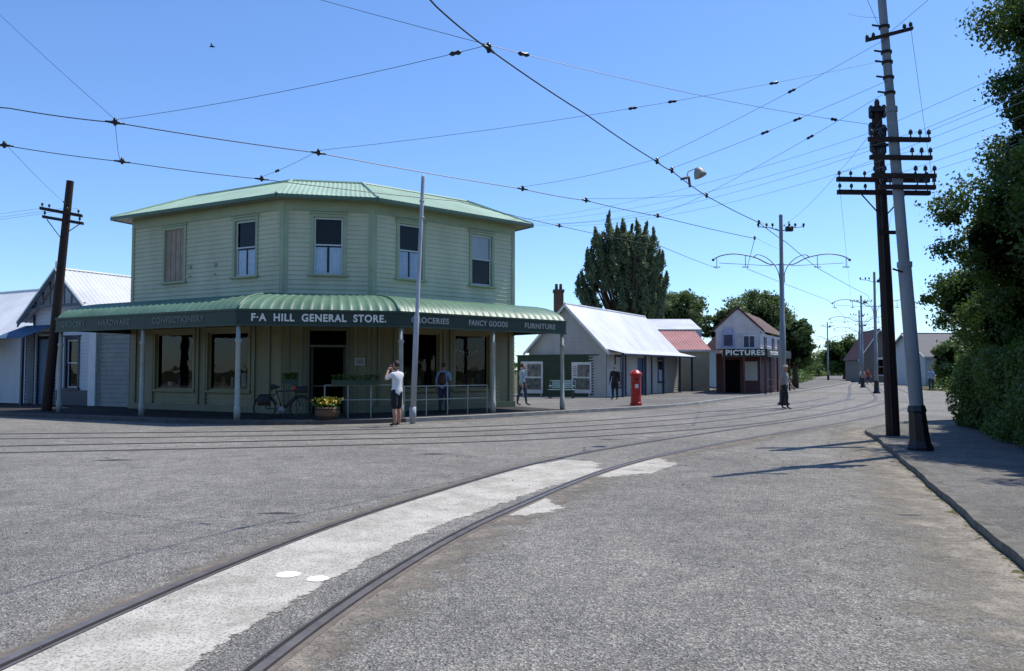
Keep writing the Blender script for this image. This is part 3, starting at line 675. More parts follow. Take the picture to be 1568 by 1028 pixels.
p=P(); corr_trap(p,(8.6,52.8,2.95),(13.7,52.8,2.95),(8.6,57.5,4.5),(13.7,57.5,4.5),.2,.015,0); corr_trap(p,(8.4,57.4,4.6),(14.2,57.4,4.6),(8.4,61,5.6),(14.2,61,5.6),.2,.015,1); corr_trap(p,(14.2,64.8,4.3),(8.4,64.8,4.3),(14.2,61,5.6),(8.4,61,5.6),.2,.015,1)
p.box(8.6,13.7,52.74,52.79,2.83,2.96,2); p.box(8.4,14.2,57.5,57.56,3.6,4.56,2); p.build('roof',e,[m_pink,m_whiteroof,m_white])
# picture theatre
f4=Fr((12.9,48.6),(15.7,48.6)); f4b=Fr((15.7,48.6),(20.2,57)); th=empty('picture_theatre',(15,52,.12))
p=P(); boards(p,f4,0,f4.L,.12,2.6); boards(p,f4b,0,f4b.L,.12,2.6); p.build('lower_wall',th,m_maroon)
p=P(); boards(p,f4,0,f4.L,2.6,4.0); boards(p,f4b,0,f4b.L,2.6,3.9)
p.poly([f4.p(-.15,.02,4.0),f4.p(f4.L+.15,.02,4.0),f4.p(f4.L/2+.2,.02,5.35),f4.p(f4.L/2-.2,.02,5.35)]); p.build('gable_front',th,M('off_white_gable_paint',(.60,.54,.51),.6,.2,2))
p=P()
a=f4.p(-.25,.05,3.95);b=f4.p(f4.L/2,.05,5.45);c2=f4.p(f4.L+.25,.05,3.95)
p.boxv(a,b-a,(0,-.06,0),(0,0,.14),0);p.boxv(c2,b-c2,(0,-.06,0),(0,0,.14),0)
corr_trap(p,(12.6,48.6,4.0),(16.6,58,4.0),(14.3,48.6,5.4),(18.4,57,5.4),.2,.015,1); corr_trap(p,(15.95,48.6,4.0),(20.4,57,4.0),(14.3,48.6,5.4),(18.4,57,5.4),.2,.015,1)
p.build('roof_and_barge',th,[m_maroon,m_dkred])
p=P(); f4.box(p,.35,1.2,.03,.05,3.0,3.9,0); pts=[f4.p(.78+.4*math.cos(t*math.pi/8),.04,3.9+.4*math.sin(t*math.pi/8)) for t in range(9)]; p.poly(pts,0)
f4.box(p,.5,1.05,.055,.06,3.1,3.8,1); f4.box(p,1.7,2.5,.03,.05,2.9,3.8,2); f4.box(p,1.77,2.08,.055,.06,3.0,3.7,1); f4.box(p,2.13,2.43,.055,.06,3.0,3.7,1)
for s_ in (1.2,4.2,6.5): f4b.box(p,s_,s_+.9,.03,.06,2.9,3.7,1)
p.build('mural',th,[M('mural_lilac',(.40,.40,.55),.6,.4,6),M('mural_dark',(.08,.07,.1),.6,.5,8),m_white])
p=P(); f4s=Fr((12.7,46.3),(15.4,46.3)); f4t=Fr((15.4,46.3),(19.4,53.4))
f4s.box(p,0,f4s.L,-.1,0,2.35,2.85,0); f4t.box(p,.02,f4t.L,-.1,0,2.35,2.85,0)
p.poly([(12.7,46.35,2.6),(15.4,46.35,2.6),(19.4,53.4,2.6),(18.0,53.4,2.9),(15.7,48.6,2.9),(12.9,48.6,2.9)],1)
for (x,y) in ((12.8,46.4),(14.0,46.4),(15.3,46.4),(16.1,47.9),(17.2,49.8),(18.2,51.5),(19.2,53.2)): p.tube([(x,y,.12),(x,y,2.36)],.06,6,1)
for (x,y) in ((15.35,46.5),(16.15,47.95),(17.25,49.85),(18.25,51.6)): p.boxv((x,y,.95),(.95,1.7,0),(0,.04,0),(0,0,.05),1); p.boxv((x,y,.5),(.95,1.7,0),(0,.04,0),(0,0,.05),1)
f4.box(p,.5,1.5,.02,.05,.12,2.2,2); f4.box(p,1.8,2.6,.03,.06,.9,2.1,3)
p.build('awning',th,[m_black,m_maroon,m_blk,m_letm])
text("PICTURES",f4s,f4s.L/2,.01,2.6,2.35,.32,m_let,th,'pictures_lettering'); text("TEA ROOMS",f4t,2.0,.01,2.6,2.6,.24,m_let,th,'side_lettering')
gable_house('white_hall',Fr((17.2,60),(20.4,60)),8,3.6,5.3,m_gwhite,m_dkred,m_white,base=.12)
# left cottages
f5=Fr((-20.7,33.25),(-16.85,31.2)); h1=gable_house('gabled_cottage',f5,8,3.95,5.75,m_gwhite,m_whiteroof,m_navy,[(.35,1.15,.12,3.0),(2.35,3.15,.8,2.9)],ridge_along='depth',over=.45)
window(h1,f5,2.75,.8,.85,2.85,'none',m_navy)
p=P(); f5.box(p,.35,1.15,-.06,-.02,.12,2.9,0); f5.box(p,.25,.35,0,.06,.12,3.1,1); f5.box(p,1.15,1.25,0,.06,.12,3.1,1); f5.box(p,.25,1.25,0,.06,3.1,3.2,1)
f5.box(p,-.02,.1,0,.06,.12,3.95,1); f5.box(p,3.9,4.36,.0,.07,.12,3.9,2); f5.box(p,1.5,1.62,.0,.05,.12,3.95,1); f5.box(p,1.7,3.85,.0,.045,.12,.75,1)
kk=(5.75-3.95)/(f5.L/2)
f5.box(p,.3,f5.L-.3,.35,.4,4.2,4.32,1)
for s in np.linspace(.7,f5.L-.7,7):
    zt=3.95+kk*(min(s,f5.L-s)); f5.box(p,s-.04,s+.04,.36,.39,4.32,zt-.05,1)
f5.box(p,f5.L/2-.05,f5.L/2+.05,.4,.46,4.2,6.1,2)
for (sa,sb) in ((f5.L/2,-.45),(f5.L/2,f5.L+.45)):
    za=5.83;zb=5.83-kk*(f5.L/2+.45)
    p.boxv(f5.p(sa,.5,za),f5.p(sb,.5,zb)-f5.p(sa,.5,za),f5.n*.03,V((0,0,-.09)),2)
corr_trap(p,f5.p(-.6,1.4,2.9),f5.p(1.6,1.4,2.9),f5.p(-.6,.05,3.5),f5.p(1.6,.05,3.5),.2,.015,0)
for s in (-.5,1.5): f5.box(p,s,s+.1,1.3,1.4,.12,2.9,1)
p.build('door_and_trim',h1,[m_blue,m_navy,m_white])
f6=Fr((-28.5,37.4),(-21.2,33.5)); h2=gable_house('verandah_cottage',f6,6,3.3,5.5,m_gwhite,m_whiteroof,m_white,[(5.1,6.1,.5,2.7),(2,3,.5,2.7)],ridge_along='side',over=.3)
window(h2,f6,5.6,1.0,.55,2.6,'none',m_white); window(h2,f6,2.5,1.0,.55,2.6,'none',m_white)
p=P(); corr_trap(p,f6.p(-.2,1.8,2.75),f6.p(7.2,1.8,2.75),f6.p(-.2,.05,3.2),f6.p(7.2,.05,3.2),.2,.015,0)
for s in (0,2.3,4.6,7.0): f6.box(p,s,s+.1,1.7,1.8,.12,2.75,1)
f6.box(p,-.2,7.2,1.74,1.8,2.6,2.74,1); p.build('verandah',h2,[m_whiteroof,m_navy])
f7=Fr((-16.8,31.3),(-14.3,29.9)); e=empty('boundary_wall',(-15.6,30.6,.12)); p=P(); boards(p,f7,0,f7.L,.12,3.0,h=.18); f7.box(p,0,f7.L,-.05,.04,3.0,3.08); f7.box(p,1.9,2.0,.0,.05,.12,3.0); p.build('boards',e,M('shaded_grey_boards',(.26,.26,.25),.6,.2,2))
# right background houses
hb=gable_house('gabled_house',Fr((43.5,96),(48.0,95)),9,3.2,6.6,M('brown_boards',(.16,.13,.11),.7,.2),m_dkred,m_white,[(1.7,2.8,.9,3.0)],base=0)
window(hb,Fr((43.5,96),(48.0,95)),2.25,1.1,.9,2.9,'none',m_white)
p_h=gable_house('grey_roofed_house',Fr((40.9,76),(46,76)),8,3.0,5.3,m_gwhite,M('grey_tiles',(.13,.13,.14),.7,.2),m_white,[(.7,1.7,.8,2.3),(3.2,4.4,.8,2.3)],ridge_along='side',base=0)
wf=Fr((40.9,76),(46,76)); window(p_h,wf,1.2,1.0,.8,2.3,'none',m_white); window(p_h,wf,3.8,1.2,.8,2.3,'none',m_white)
gable_house('distant_cottage',Fr((36,118),(42,118)),8,2.8,4.8,m_gwhite,m_dkred,m_white,ridge_along='side',base=0)
# ---------------------------------------------------------------- poles
def insul(p,c,mi=2,s=1):
    c=V(c); p.tube([c,c+V((0,0,.05*s)),c+V((0,0,.055*s)),c+V((0,0,.11*s)),c+V((0,0,.14*s))],[.012*s,.012*s,.035*s,.032*s,.012*s],7,mi)
wp=empty('telegraph_pole',(8.77,17.75,.08)); p=P()
p.tube([(8.77,17.75,-.1),(8.68,17.75,3.5),(8.54,17.75,7.75)],[.15,.135,.11],12,0)
for z,w in ((5.95,1.1),(5.65,1.1)):
    xc=8.77-.03*z+.03; p.boxv((xc-w,17.55,z),(2*w,.12,0),(0,.1,0),(0,0,.1),0)
    for k in (-.95,-.7,-.4,.4,.7,.95): insul(p,(xc+k*w,17.6+.06*(k+1),z+.1),2,1.1)
for sd in (-1,1): p.tube([(8.6,17.66,5.1),(8.6+sd*.5,17.62,5.64)],.016,5,1)
for i,(dx,z) in enumerate(((-.16,7.6),(.14,7.62),(-.17,7.2),(.13,7.15),(-.15,6.8),(.12,6.75),(-.02,7.75))):
    p.tube([(8.55+dx,17.7,z-.15),(8.55+dx,17.7,z-.1),(8.55+dx,17.7,z+.1),(8.55+dx,17.7,z+.16)],[.03,.06,.06,.03],8,1)
for z in (7.6,7.15,6.78): p.boxv((8.33,17.6,z),(.42,0,0),(0,.06,0),(0,0,.06),1)
p.tube([(8.7,17.6,.1),(8.62,17.6,3),(8.5,17.58,6.7)],.02,5,1)
p.boxv((8.45,17.58,4.72),(.45,0,0),(0,.06,0),(0,0,.08),0)
p.build('pole_and_arms',wp,[m_wood,m_black,m_wire],False)
sp=empty('steel_tram_pole',(7.68,14.6,.08)); p=P()
def SX(z): return 7.72-.062*z
p.tube([(SX(0),14.6,.06),(SX(3.6),14.6,3.6),(SX(3.62),14.6,3.62),(SX(6.6),14.6,6.6),(SX(6.62),14.6,6.62),(SX(9.6),14.6,9.6)],[.125,.12,.1,.095,.08,.075],16,0)
for z in (3.55,6.55): p.tube([(SX(z),14.6,z),(SX(z),14.6,z+.1)],.135 if z<5 else .11,16,0)
p.tube([(SX(0),14.6,.05),(SX(.1),14.6,.14),(SX(.16),14.6,.2),(SX(.2),14.6,.26),(SX(.75),14.6,.78),(SX(.8),14.6,.82),(SX(.9),14.6,.92)],[.24,.24,.21,.19,.155,.175,.15],8,1)
for z,w,x0 in ((5.95,.6,.05),(5.6,.6,.05),(5.25,.62,.08),(5.03,.55,.12)):
    xc=SX(z)+x0; p.boxv((xc-w,14.43,z),(2*w,.05,0),(0,.08,0),(0,0,.08),2)
    for k in (-.9,-.6,.35,.65,.93): insul(p,(xc+k*w,14.48,z+.08),3,1.1)
p.boxv((SX(8)-.45,14.4,7.86),(.95,.1,.28),(0,.06,0),(0,0,.06),2)
for k in (-.42,-.3,.3,.42): insul(p,(SX(8)+k,14.45,8.0+.12*k/.4),3)
for z in (8.2,7.7,7.5,7.2,6.9): p.tube([(SX(z),14.6,z),(SX(z),14.6,z+.05)],.1,12,2); p.tube([(SX(z)-.1,14.55,z+.02),(SX(z)-.28,14.5,z+.02)],.02,5,3)
p.tube([(SX(3.5)-.1,14.5,3.45),(SX(3.5)-.3,14.45,3.5)],.02,5,2)
p.build('shaft_and_fittings',sp,[m_steel,m_black,m_wood,m_wire],False)
lp=empty('telegraph_pole',(-16.5,27.3,.12)); p=P()
p.tube([(-16.5,27.3,.1),(-16.2,27.3,4),(-15.86,27.3,8.36)],[.17,.15,.12],12,0)
p.boxv((-16.85,27.15,7.3),(1.5,0,-.28),(0,.1,0),(0,0,.11),0); p.boxv((-16.75,27.15,7.0),(1.45,0,-.25),(0,.1,0),(0,0,.1),0)
for k in (.05,.3,.95,1.35): insul(p,(-16.83+k,27.2,7.4-.19*k),1,1.2)
for k in (.05,1.3): insul(p,(-16.73+k,27.2,7.09-.17*k),1,1.2)
p.tube([(-16.6,27.2,6.95),(-16.08,27.15,6.3),(-15.4,27.2,6.8)],.018,5,1)
p.build('pole_and_arms',lp,[m_wood,m_wire])
fpole=empty('slim_steel_pole',(-2.9,22.75,0)); p=P()
p.tube([(-2.93,22.75,.0),(-2.83,22.75,3.2),(-2.82,22.75,3.25),(-2.66,22.75,7.35),(-2.66,22.75,7.42)],[.085,.08,.06,.055,.02],12,0)
p.tube([(-2.93,22.75,.1),(-2.93,22.75,.5)],.1,12,0)
for z in (6.6,6.1): p.tube([(-2.69,22.75,z),(-2.69,22.75,z+.05)],.075,12,0)
p.build('shaft',fpole,M('pale_pole_paint',(.40,.42,.44),.5,.3,2,streak=.3),True)
def tram_pole(x,y,h=8.0,k=1.0,armw=2.85,zoff=0.12):
    e=empty('tram_pole',(x,y,zoff)); p=P()
    def Q(dx,z,dy=0): return V((x+dx*k,y+dy,zoff+z))
    p.tube([Q(0,0),Q(0,3.4),Q(0,3.42),Q(0,5.9),Q(0,5.92),Q(0,h-.15),Q(0,h-.1),Q(0,h)],[.125,.12,.10,.095,.08,.075,.09,.02],12,0)
    p.tube([Q(0,0),Q(0,.1),Q(0,.14),Q(0,.7),Q(0,.75),Q(0,.85)],[.24,.24,.17,.15,.18,.13],10,1)
    za=5.85
    for sd in (-1,1):
        p.tube(catmull([Q(0,za),Q(sd*.5,za+.02),Q(sd*1.1,za+.3),Q(sd*1.9,za+.45),Q(sd*2.5,za+.38),Q(sd*armw,za+.22)],5),.026,6,0)
        p.tube(catmull([Q(sd*.06,za-.85),Q(sd*.16,za-.25),Q(sd*.5,za+.2),Q(sd*.95,za+.42),Q(sd*1.2,za+.3)],5),.018,6,0)
        p.tube([Q(sd*.4,za-.05),Q(sd*2.6,za-.05+.12)],.012,5,0)
        for dd in (1.5,2.7): p.tube([Q(sd*dd,za+.42 if dd<2 else za+.28),Q(sd*dd,za-.1)],.014,5,1); p.tube([Q(sd*dd-.14,za-.1),Q(sd*dd+.14,za-.1)],[.02,.02],6,1)
        p.tube([Q(0,h-.75),Q(sd*.45,h-.6),Q(sd*.95,h-.55)],.02,5,0)
        for dd in (.35,.6,.95): insul(p,Q(sd*dd,h-.6),1,1.5)
        p.sphere(Q(sd*armw,za+.2),.06,1,8,6)
    p.tube([Q(.1,5.1),Q(.1,5.5)],.03,6,1)
    p.boxv(Q(.2,h-.75,-.12),(.28,0,0),(0,.2,0),(0,0,.2),1)
    p.build('shaft_and_bracket_arms',e,[m_steel,m_black],True)
tram_pole(11.25,31.9)
for (x,y,kk_) in ((24.4,51.5,1),(31,68,1),(38.5,85,1),(47.5,104,1),(61,135,1),(75,166,1),(44,107,.9),(66,150,.9)): tram_pole(x,y,8.2,kk_,zoff=0)
# ---------------------------------------------------------------- overhead wires
ow=empty('overhead_tram_wires',(2,16,5.7)); cw=P(); sw=P(); hw=P()
def wire(pt,a,b,r,sag=.0,n=8):
    a=V(a);b=V(b); pts=[a.lerp(b,i/n)-V((0,0,4*sag*(i/n)*(1-i/n))) for i in range(n+1)]; pt.tube(pts,r,5,0,False)
def hanger(c,d=(1,0,0),s=1.0):
    c=V(c); d=V(d).normalized()
    hw.tube([c-d*.15*s,c-d*.06*s,c,c+d*.06*s,c+d*.15*s],[.014*s,.022*s,.035*s,.022*s,.014*s],6,0)
    hw.tube([c-V((0,0,.05*s)),c+V((0,0,.03*s)),c+V((0,0,.08*s))],[.02*s,.04*s,.02*s],7,0)
Zc=5.7
K1=[(-2.6,3,Zc),(-.86,8.5,Zc),(-.3,9.66,Zc),(1.2,12.2,Zc),(2.86,15,Zc),(3.3,15.7,Zc),(4.6,18,Zc),(6.9,21.3,Zc),(9.0,25,5.75),(12.8,31.9,5.8),(20,43,5.75),(27,57,5.75),(38,84,5.75)]
K2=[(-20,8.4,Zc),(-7.9,11.9,Zc),(-6.6,12.6,Zc),(-3.67,14.4,Zc),(.24,17.3,Zc),(1.8,18.5,Zc),(3.9,20.4,Zc),(7.6,23.9,Zc),(9.8,31.9,5.8),(19,46,5.75),(28,64,5.75),(37,84,5.75)]
K3=[(-22,10.8,Zc),(-9.3,13.9,Zc),(-7.7,15,Zc),(-5.4,16.4,Zc),(-1.3,18.6,Zc),(1.35,21.8,Zc),(5.0,25.5,5.7),(8.6,31.9,5.8)]
for K,rr in ((K1,.0105),(K2,.0095),(K3,.0085)):
    for a,b in zip(K[:-1],K[1:]): wire(cw,a,b,rr,.02)
for K,idx in ((K1,(2,4,5,6,7)),(K2,(2,3,4,5,6,7)),(K3,(1,2,3,5))):
    for i in idx: hanger(K[i],V(K[i+1])-V(K[i-1]),1.0)
def SP(z): return (SX(z)-.05,14.55,z)
def span(a,b,r=.004,sag=.08,knots=()):
    r=min(r,.004); wire(sw,a,b,r,sag,10)
    a=V(a);b=V(b)
    for t in knots:
        c=a.lerp(b,t)-V((0,0,4*sag*t*(1-t))); d=(b-a).normalized()
        hw.tube([c-d*.09,c-d*.05,c,c+d*.05,c+d*.09],[.01,.032,.02,.032,.01],6,0)
k=lambda K,i:V(K[i])+V((0,0,.05))
span(k(K2,2),k(K1,2),knots=(.93,))
span(k(K2,2),(-16.2,20.5,13.5),.005,.1); span(k(K3,1),(-15.95,27.3,7.5),.005,.05,knots=(.9,))
span(k(K2,2),k(K3,2),.005,.25); span(k(K1,2),(-9.5,17,11.5),.005,.05)
span(k(K2,3),SP(7.55),.005,.15,knots=(.55,.62,.8))
span(k(K1,4),SP(7.95),.006,.05,knots=(.6,)); span(k(K2,4),k(K1,4),.005,.05)
span(k(K1,5),SP(7.15),.006,.04,knots=(.45,.6)); span(k(K1,6),SP(6.95),.006,.04,knots=(.62,)); span(k(K2,6),k(K1,6),.005,.03)
span(k(K1,2),SP(6.25),.005,.12,knots=(.06,.8)); span(k(K3,5),k(K2,6),.005,.03); span(k(K2,5),k(K1,6),.005,.04)
span(k(K3,3),k(K2,3),.005,.03,knots=(.3,))
span(SP(8.0),(3.5,10.5,10.4),.005,.02); span(SP(8.4),(9.8,22,12),.005,.05); span(SP(8.0),(9.0,10,9.6),.005,.05); span(SP(6.6),(11.2,31.8,7.5),.005,.25,knots=(.85,.93))
span(k(K1,7),(11.2,31.8,7.4),.006,.05,knots=(.7,.8)); span(k(K2,7),(11.2,31.8,6.6),.006,.05)
cw.build('contact_wires',ow,m_wire); sw.build('span_wires',ow,m_wire); hw.build('hangers_and_insulators',ow,m_black,True)
pl=empty('telephone_lines',(8,20,6)); p=P()
for i,(z,dx) in enumerate(((6.12,-.5),(6.1,.25),(5.78,-.5),(5.78,.3))):
    wire(p,(SX(6)+dx,14.5,z),(-.5+.9*i*.45,29.2+.3*i,7.3),.0035,.35+.05*i,14)
for i,dx in enumerate((-1.0,-.4,.4,1.0)):
    wire(p,(8.58+dx,17.65,6.15),(15.2+dx+1.2*i*.1,-6,8.2),.004,.5,14)
    if i%2==0: wire(p,(8.58+dx,17.65,6.15),(39+dx,85,7.4),.004,.9,14)
for i,dx in enumerate((-.5,.35,.55)): wire(p,(SX(6)+dx,14.5,6.12),(14.5+dx,5,9.3),.004,.3,12)
for i,dx in enumerate((-.7,.1,.6)): wire(p,(-16.1+dx,27.2,7.35),(-60+dx,38+i,6.8),.005,.6,12)
wire(p,(SX(8)+.45,14.5,8.15),(12.5,22,4.6),.004,.2,10)
p.build('lines',pl,m_thin)
sl=empty('hanging_street_lamp',(4.42,18,6.28)); p=P(); c=V((4.42,18.0,6.28)); ax=V((-.35,.1,.93)).normalized(); q_=.8
p.tube([c-ax*.16*q_,c-ax*.1*q_,c+ax*.03*q_,c+ax*.1*q_,c+ax*.14*q_],[.19*q_,.18*q_,.14*q_,.08*q_,.03*q_],16,0); p.tube([c-ax*.12*q_,c-ax*.17*q_],[.09*q_,.06*q_],10,1)
p.tube([c+ax*.1,c+V((-.25,0,.0)),V((3.9,17,5.85))],.012,5,2); p.tube([V((3.7,16.6,5.75)),V((3.95,17.0,5.9)),V((4.0,17.1,5.7))],.03,6,3)
p.build('shade_and_bracket',sl,[M('enamel_shade',(.34,.32,.27),.5,.25),m_shirtg,m_wire,m_rust],True)
bd=empty('bird',(-15.9,40,18.7)); p=P(); c=V((-15.9,40,18.7))
p.tube([c+V((-.14,0,0)),c+V((-.05,0,.01)),c+V((.05,0,0)),c+V((.16,0,-.01))],[.02,.045,.04,.01],6)
for sd in (-1,1): p.poly([c+V((-.04,0,.02)),c+V((.06,0,.02)),c+V((.04,sd*.2,.1)),c+V((.02,sd*.34,.03)),c+V((-.03,sd*.18,.1))])
p.build('body_and_wings',bd,m_black)
# ---------------------------------------------------------------- trees
def tree(name,base,trunk_h,r,limbs,ells,ncl,cr,nl,lsize,mat,core=0):
    e=empty(name,base); p=P(); b=V(base)
    p.tube([b,b+V((.05,0,trunk_h*.5)),b+V((0,.05,trunk_h))],[r,r*.8,r*.6],10)
    for t in limbs:
        t=V(t); s=b+V((0,0,trunk_h*.85)); p.tube([s,s.lerp(t,.5)+V((.1,0,.2)),t],[r*.5,r*.3,r*.08],7)
    p.build('trunk',e,m_bark,True)
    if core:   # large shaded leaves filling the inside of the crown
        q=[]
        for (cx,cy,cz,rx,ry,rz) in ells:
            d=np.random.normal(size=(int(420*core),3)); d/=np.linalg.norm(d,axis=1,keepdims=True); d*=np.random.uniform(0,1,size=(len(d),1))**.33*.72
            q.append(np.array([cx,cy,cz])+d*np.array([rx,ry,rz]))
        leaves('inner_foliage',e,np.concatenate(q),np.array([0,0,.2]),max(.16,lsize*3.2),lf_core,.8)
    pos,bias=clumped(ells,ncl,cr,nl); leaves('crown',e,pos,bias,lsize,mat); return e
tree('broadleaf_tree',(13.8,17.2,0),3.4,.28,[(12.6,16.5,6.5),(14.2,16,8),(13.3,18.5,8),(15.2,18,7),(13.2,15.5,5)],[(13.5,17.4,7.4,2.4,2.2,2.5),(13.3,18.6,4.9,2.7,2.0,2.0),(13.3,17.0,9.8,2.4,2.0,1.6)],70,.58,650,.05,lf_dark,5)
tree('broadleaf_tree',(12.6,12.8,0),3.0,.25,[(12,12.5,6),(13.1,12,8),(12.5,13.5,7)],[(11.7,13.6,5.0,2.2,2.2,3.0),(12.6,13.6,8.4,2.5,2.2,2.2)],56,.58,600,.048,lf_dark,5)
tree('broadleaf_tree',(15.4,23.5,0),2.5,.25,[(13.9,23.5,4.5),(16,23,5),(15,24.5,5.5)],[(14.7,23.0,3.7,2.2,1.8,1.3),(15.2,22.0,2.6,1.9,1.5,1.2),(16.2,23.8,4.9,2.1,2,1.7)],52,.5,420,.055,lf_dark,4)
tree('broadleaf_tree',(23,37,0),2.0,.2,[(22,37,3.2),(24,37,3.4)],[(23.9,37,2.4,1.9,2,1.4)],36,.5,260,.08,lf_mid,2)
he=empty('hedge',(10.5,16,0)); hl=[V((5.9,2.0,0)),V((7.1,7,0)),V((8.9,12.6,0)),V((11.0,17.8,0)),V((12.1,21.2,0))]; HL=catmull(hl,8)
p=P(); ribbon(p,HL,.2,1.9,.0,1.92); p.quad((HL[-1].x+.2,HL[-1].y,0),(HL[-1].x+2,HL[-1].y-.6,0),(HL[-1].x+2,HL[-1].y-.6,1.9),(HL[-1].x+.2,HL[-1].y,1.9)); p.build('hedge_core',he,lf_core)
front=offs(HL,.1); pos=[];bi=[]
segs=[(front[i],front[i+1]) for i in range(len(front)-1)]
lens=np.array([(b-a).length for a,b in segs]); pr=lens/lens.sum()
for i_ in np.random.choice(len(segs),42000,p=pr):
    a,b=segs[i_]; q=a.lerp(b,random.random()); t=(b-a).normalized(); n=V((t.y,-t.x,0))
    bul=.10*math.sin(q.y*2.1)+.07*math.sin(q.y*5.3+1)
    if random.random()<.62:
        z=random.uniform(.08,2.0); pos.append(q+n*(random.uniform(-.03,.22)+bul*.5-.12+ .12*math.sin(z*3.1+q.y))+V((0,0,z+.08*math.sin(q.y*3)))); bi.append((-n.x*.9,-n.y*.9,.3))
    else:
        pos.append(q+n*random.uniform(0,1.8)+V((0,0,1.98+bul+random.gauss(0,.07)))); bi.append((0,0,1.0))
for _ in range(3200):
    q=HL[-1]; pos.append(V((q.x+random.uniform(.1,2),q.y+random.uniform(-.1,.15)-.3*random.random(),random.uniform(.05,2.0)))); bi.append((0,.8,.3))
leaves('hedge_leaves',he,np.array(pos),np.array(bi),.043,lf_hedge)
tree('shrub',(12.4,15.5,0),1.2,.12,[(12.7,15,2.4),(12.2,16.4,2.4)],[(12.1,15.0,2.7,1.4,2.6,1.0),(13.3,19.4,2.8,1.4,2.2,1.0)],50,.42,400,.045,lf_dark,4)
# poplar: upswept plumes of foliage filling a ragged vase-shaped crown
po=empty('poplar_tree',(10.8,70,0)); P_=[];Bi=[]; p=P()
ex=[6.1,6.7,7.5,8.2,8.8,9.3,9.9,10.6,11.2,11.8,12.4,12.9,13.5,14.0]; ez=[10.2,12.2,14.4,14.0,16.3,14.2,15.6,13.8,15.2,13.7,15.5,14.4,13.0,10.4]
NP=125
for i in range(NP):
    x=random.uniform(6.2,13.9); top=float(np.interp(x,ex,ez)); yy=70+random.uniform(-1.7,1.7)
    if i>=28: top-=abs(random.gauss(0,1))*2.9+.3
    if i<28:
        x=ex[i%14]+random.gauss(0,.12); top=float(np.interp(x,ex,ez))-random.uniform(0,.25)
    ln=random.uniform(1.8,3.4); rr=random.uniform(.30,.52); z0=max(3.4,top-ln); ln=max(.9,top-z0)
    xb=10.6+(x-10.6)*(.86 if ln>1 else 1)
    n=560; t=np.random.uniform(0,1,n); rad=rr*np.clip(np.minimum((1.06-t)*1.5,.35+t*2.6),.05,1)*(1+.3*np.sin(t*17+i))
    an=np.random.uniform(0,6.283,n); q=np.random.uniform(.05,1,n)**.5
    bend=random.uniform(-.3,.3)
    px=xb+(x-xb)*t+bend*np.sin(t*3.1)+rad*q*np.cos(an); py=yy+rad*q*np.sin(an); pz=z0+ln*t+np.random.normal(size=n)*.14
    P_.append(np.stack([px,py,pz],1)); Bi.append(np.stack([np.cos(an)*.6,np.sin(an)*.6,np.full(n,.6)],1))
    if i%3==0: p.tube([(10.7,70,2.6),(10.7+(xb-10.7)*.8,yy,z0),(x,yy,top-.8)],[.22,.09,.02],5)
p.tube([(10.8,70,0),(10.7,70,3),(10.6,70,9)],[.6,.5,.2],10)
p.build('trunk_and_limbs',po,m_bark,True); leaves('crown',po,np.concatenate(P_),np.concatenate(Bi),.12,lf_pop)
def simple_tree(x,y,ztop,w,mat,zb=2.0,lsz=.15,ncl=46,nl=160):
    h=ztop-zb; tree('park_tree',(x,y,0),zb+.8,.3,[(x-w*.4,y,zb+h*.5),(x+w*.4,y,zb+h*.5),(x,y,ztop-h*.2)],[(x,y,zb+h*.5,w,w*.8,h*.42),(x+w*.25,y,zb+h*.66,w*.6,w*.6,h*.30)],ncl,w*.24,nl,lsz,mat,.6)
simple_tree(16.0,76,9.8,3.6,lf_mid); simple_tree(12.5,80,9.2,3.0,lf_mid); simple_tree(21.5,76,8.2,2.6,lf_mid); simple_tree(25.6,80,10.4,3.8,lf_mid); simple_tree(29.2,86,8.8,3.0,lf_mid,1.5)
simple_tree(22.8,62,5.8,1.5,lf_mid,1.0); simple_tree(51,118,6.6,3.6,lf_dark,.5,.2); simple_tree(57,120,5.4,3,lf_mid,.5,.2); simple_tree(45,128,6.0,4,lf_mid,.5,.22); simple_tree(36,62,4.2,2.0,lf_mid,.3,.15); simple_tree(41.5,66,6.2,3.2,lf_dark,.3,.15); simple_tree(47,72,7.5,3.5,lf_dark,.3,.16)
simple_tree(-30,60,8,4,lf_mid)
# unseen tree mass added behind the camera to darken window reflections and fill light
pos,bias=clumped([(-26,-26,4,7,4,4.5),(-12,-30,4.5,7,4,5),(2,-28,4,7,4,4.5),(16,-26,4.5,7,4,5),(-38,-12,4,4,8,4.5),(30,-20,4.5,7,5,5)],60,1.8,90)
leaves('offscreen_reflection_trees',None,pos,bias,.42,lf_mid)
pos=[];bi=[]
for i in range(300):
    if i<230: x=random.uniform(-320,420); y=random.uniform(190,330)-abs(x)*.12; h=random.uniform(3,8); w=random.uniform(3,9)
    else: x=random.uniform(48,190); y=random.uniform(165,230); h=random.uniform(3,7); w=random.uniform(3,7)
    n=160; q=np.random.normal(size=(n,3)); q/=np.linalg.norm(q,axis=1,keepdims=True); pos.append(np.array([x,y,h*.5])+q*np.array([w,w*.6,h*.55])*np.random.uniform(.7,1.05,size=(n,1))); bi.append(q)
leaves('distant_trees',None,np.concatenate(pos),np.concatenate(bi),.7,lf_mid)
pos=[];bi=[]
for (x0,y0,x1,y1,h) in ((33,57,42,76,1.3),(45,84,62,112,1.3),(30,84,44,116,1.2),(31.5,53,60,52,1.0)):
    for _ in range(5200):
        t=random.random(); pos.append((x0+(x1-x0)*t+random.gauss(.3,.5),y0+(y1-y0)*t+random.gauss(0,.4),abs(random.gauss(0,.5))*h*(.6+.4*math.sin(t*31)))); bi.append((0,-.3,.7))
leaves('roadside_shrubs',None,np.array(pos),np.array(bi),.13,lf_hedge)
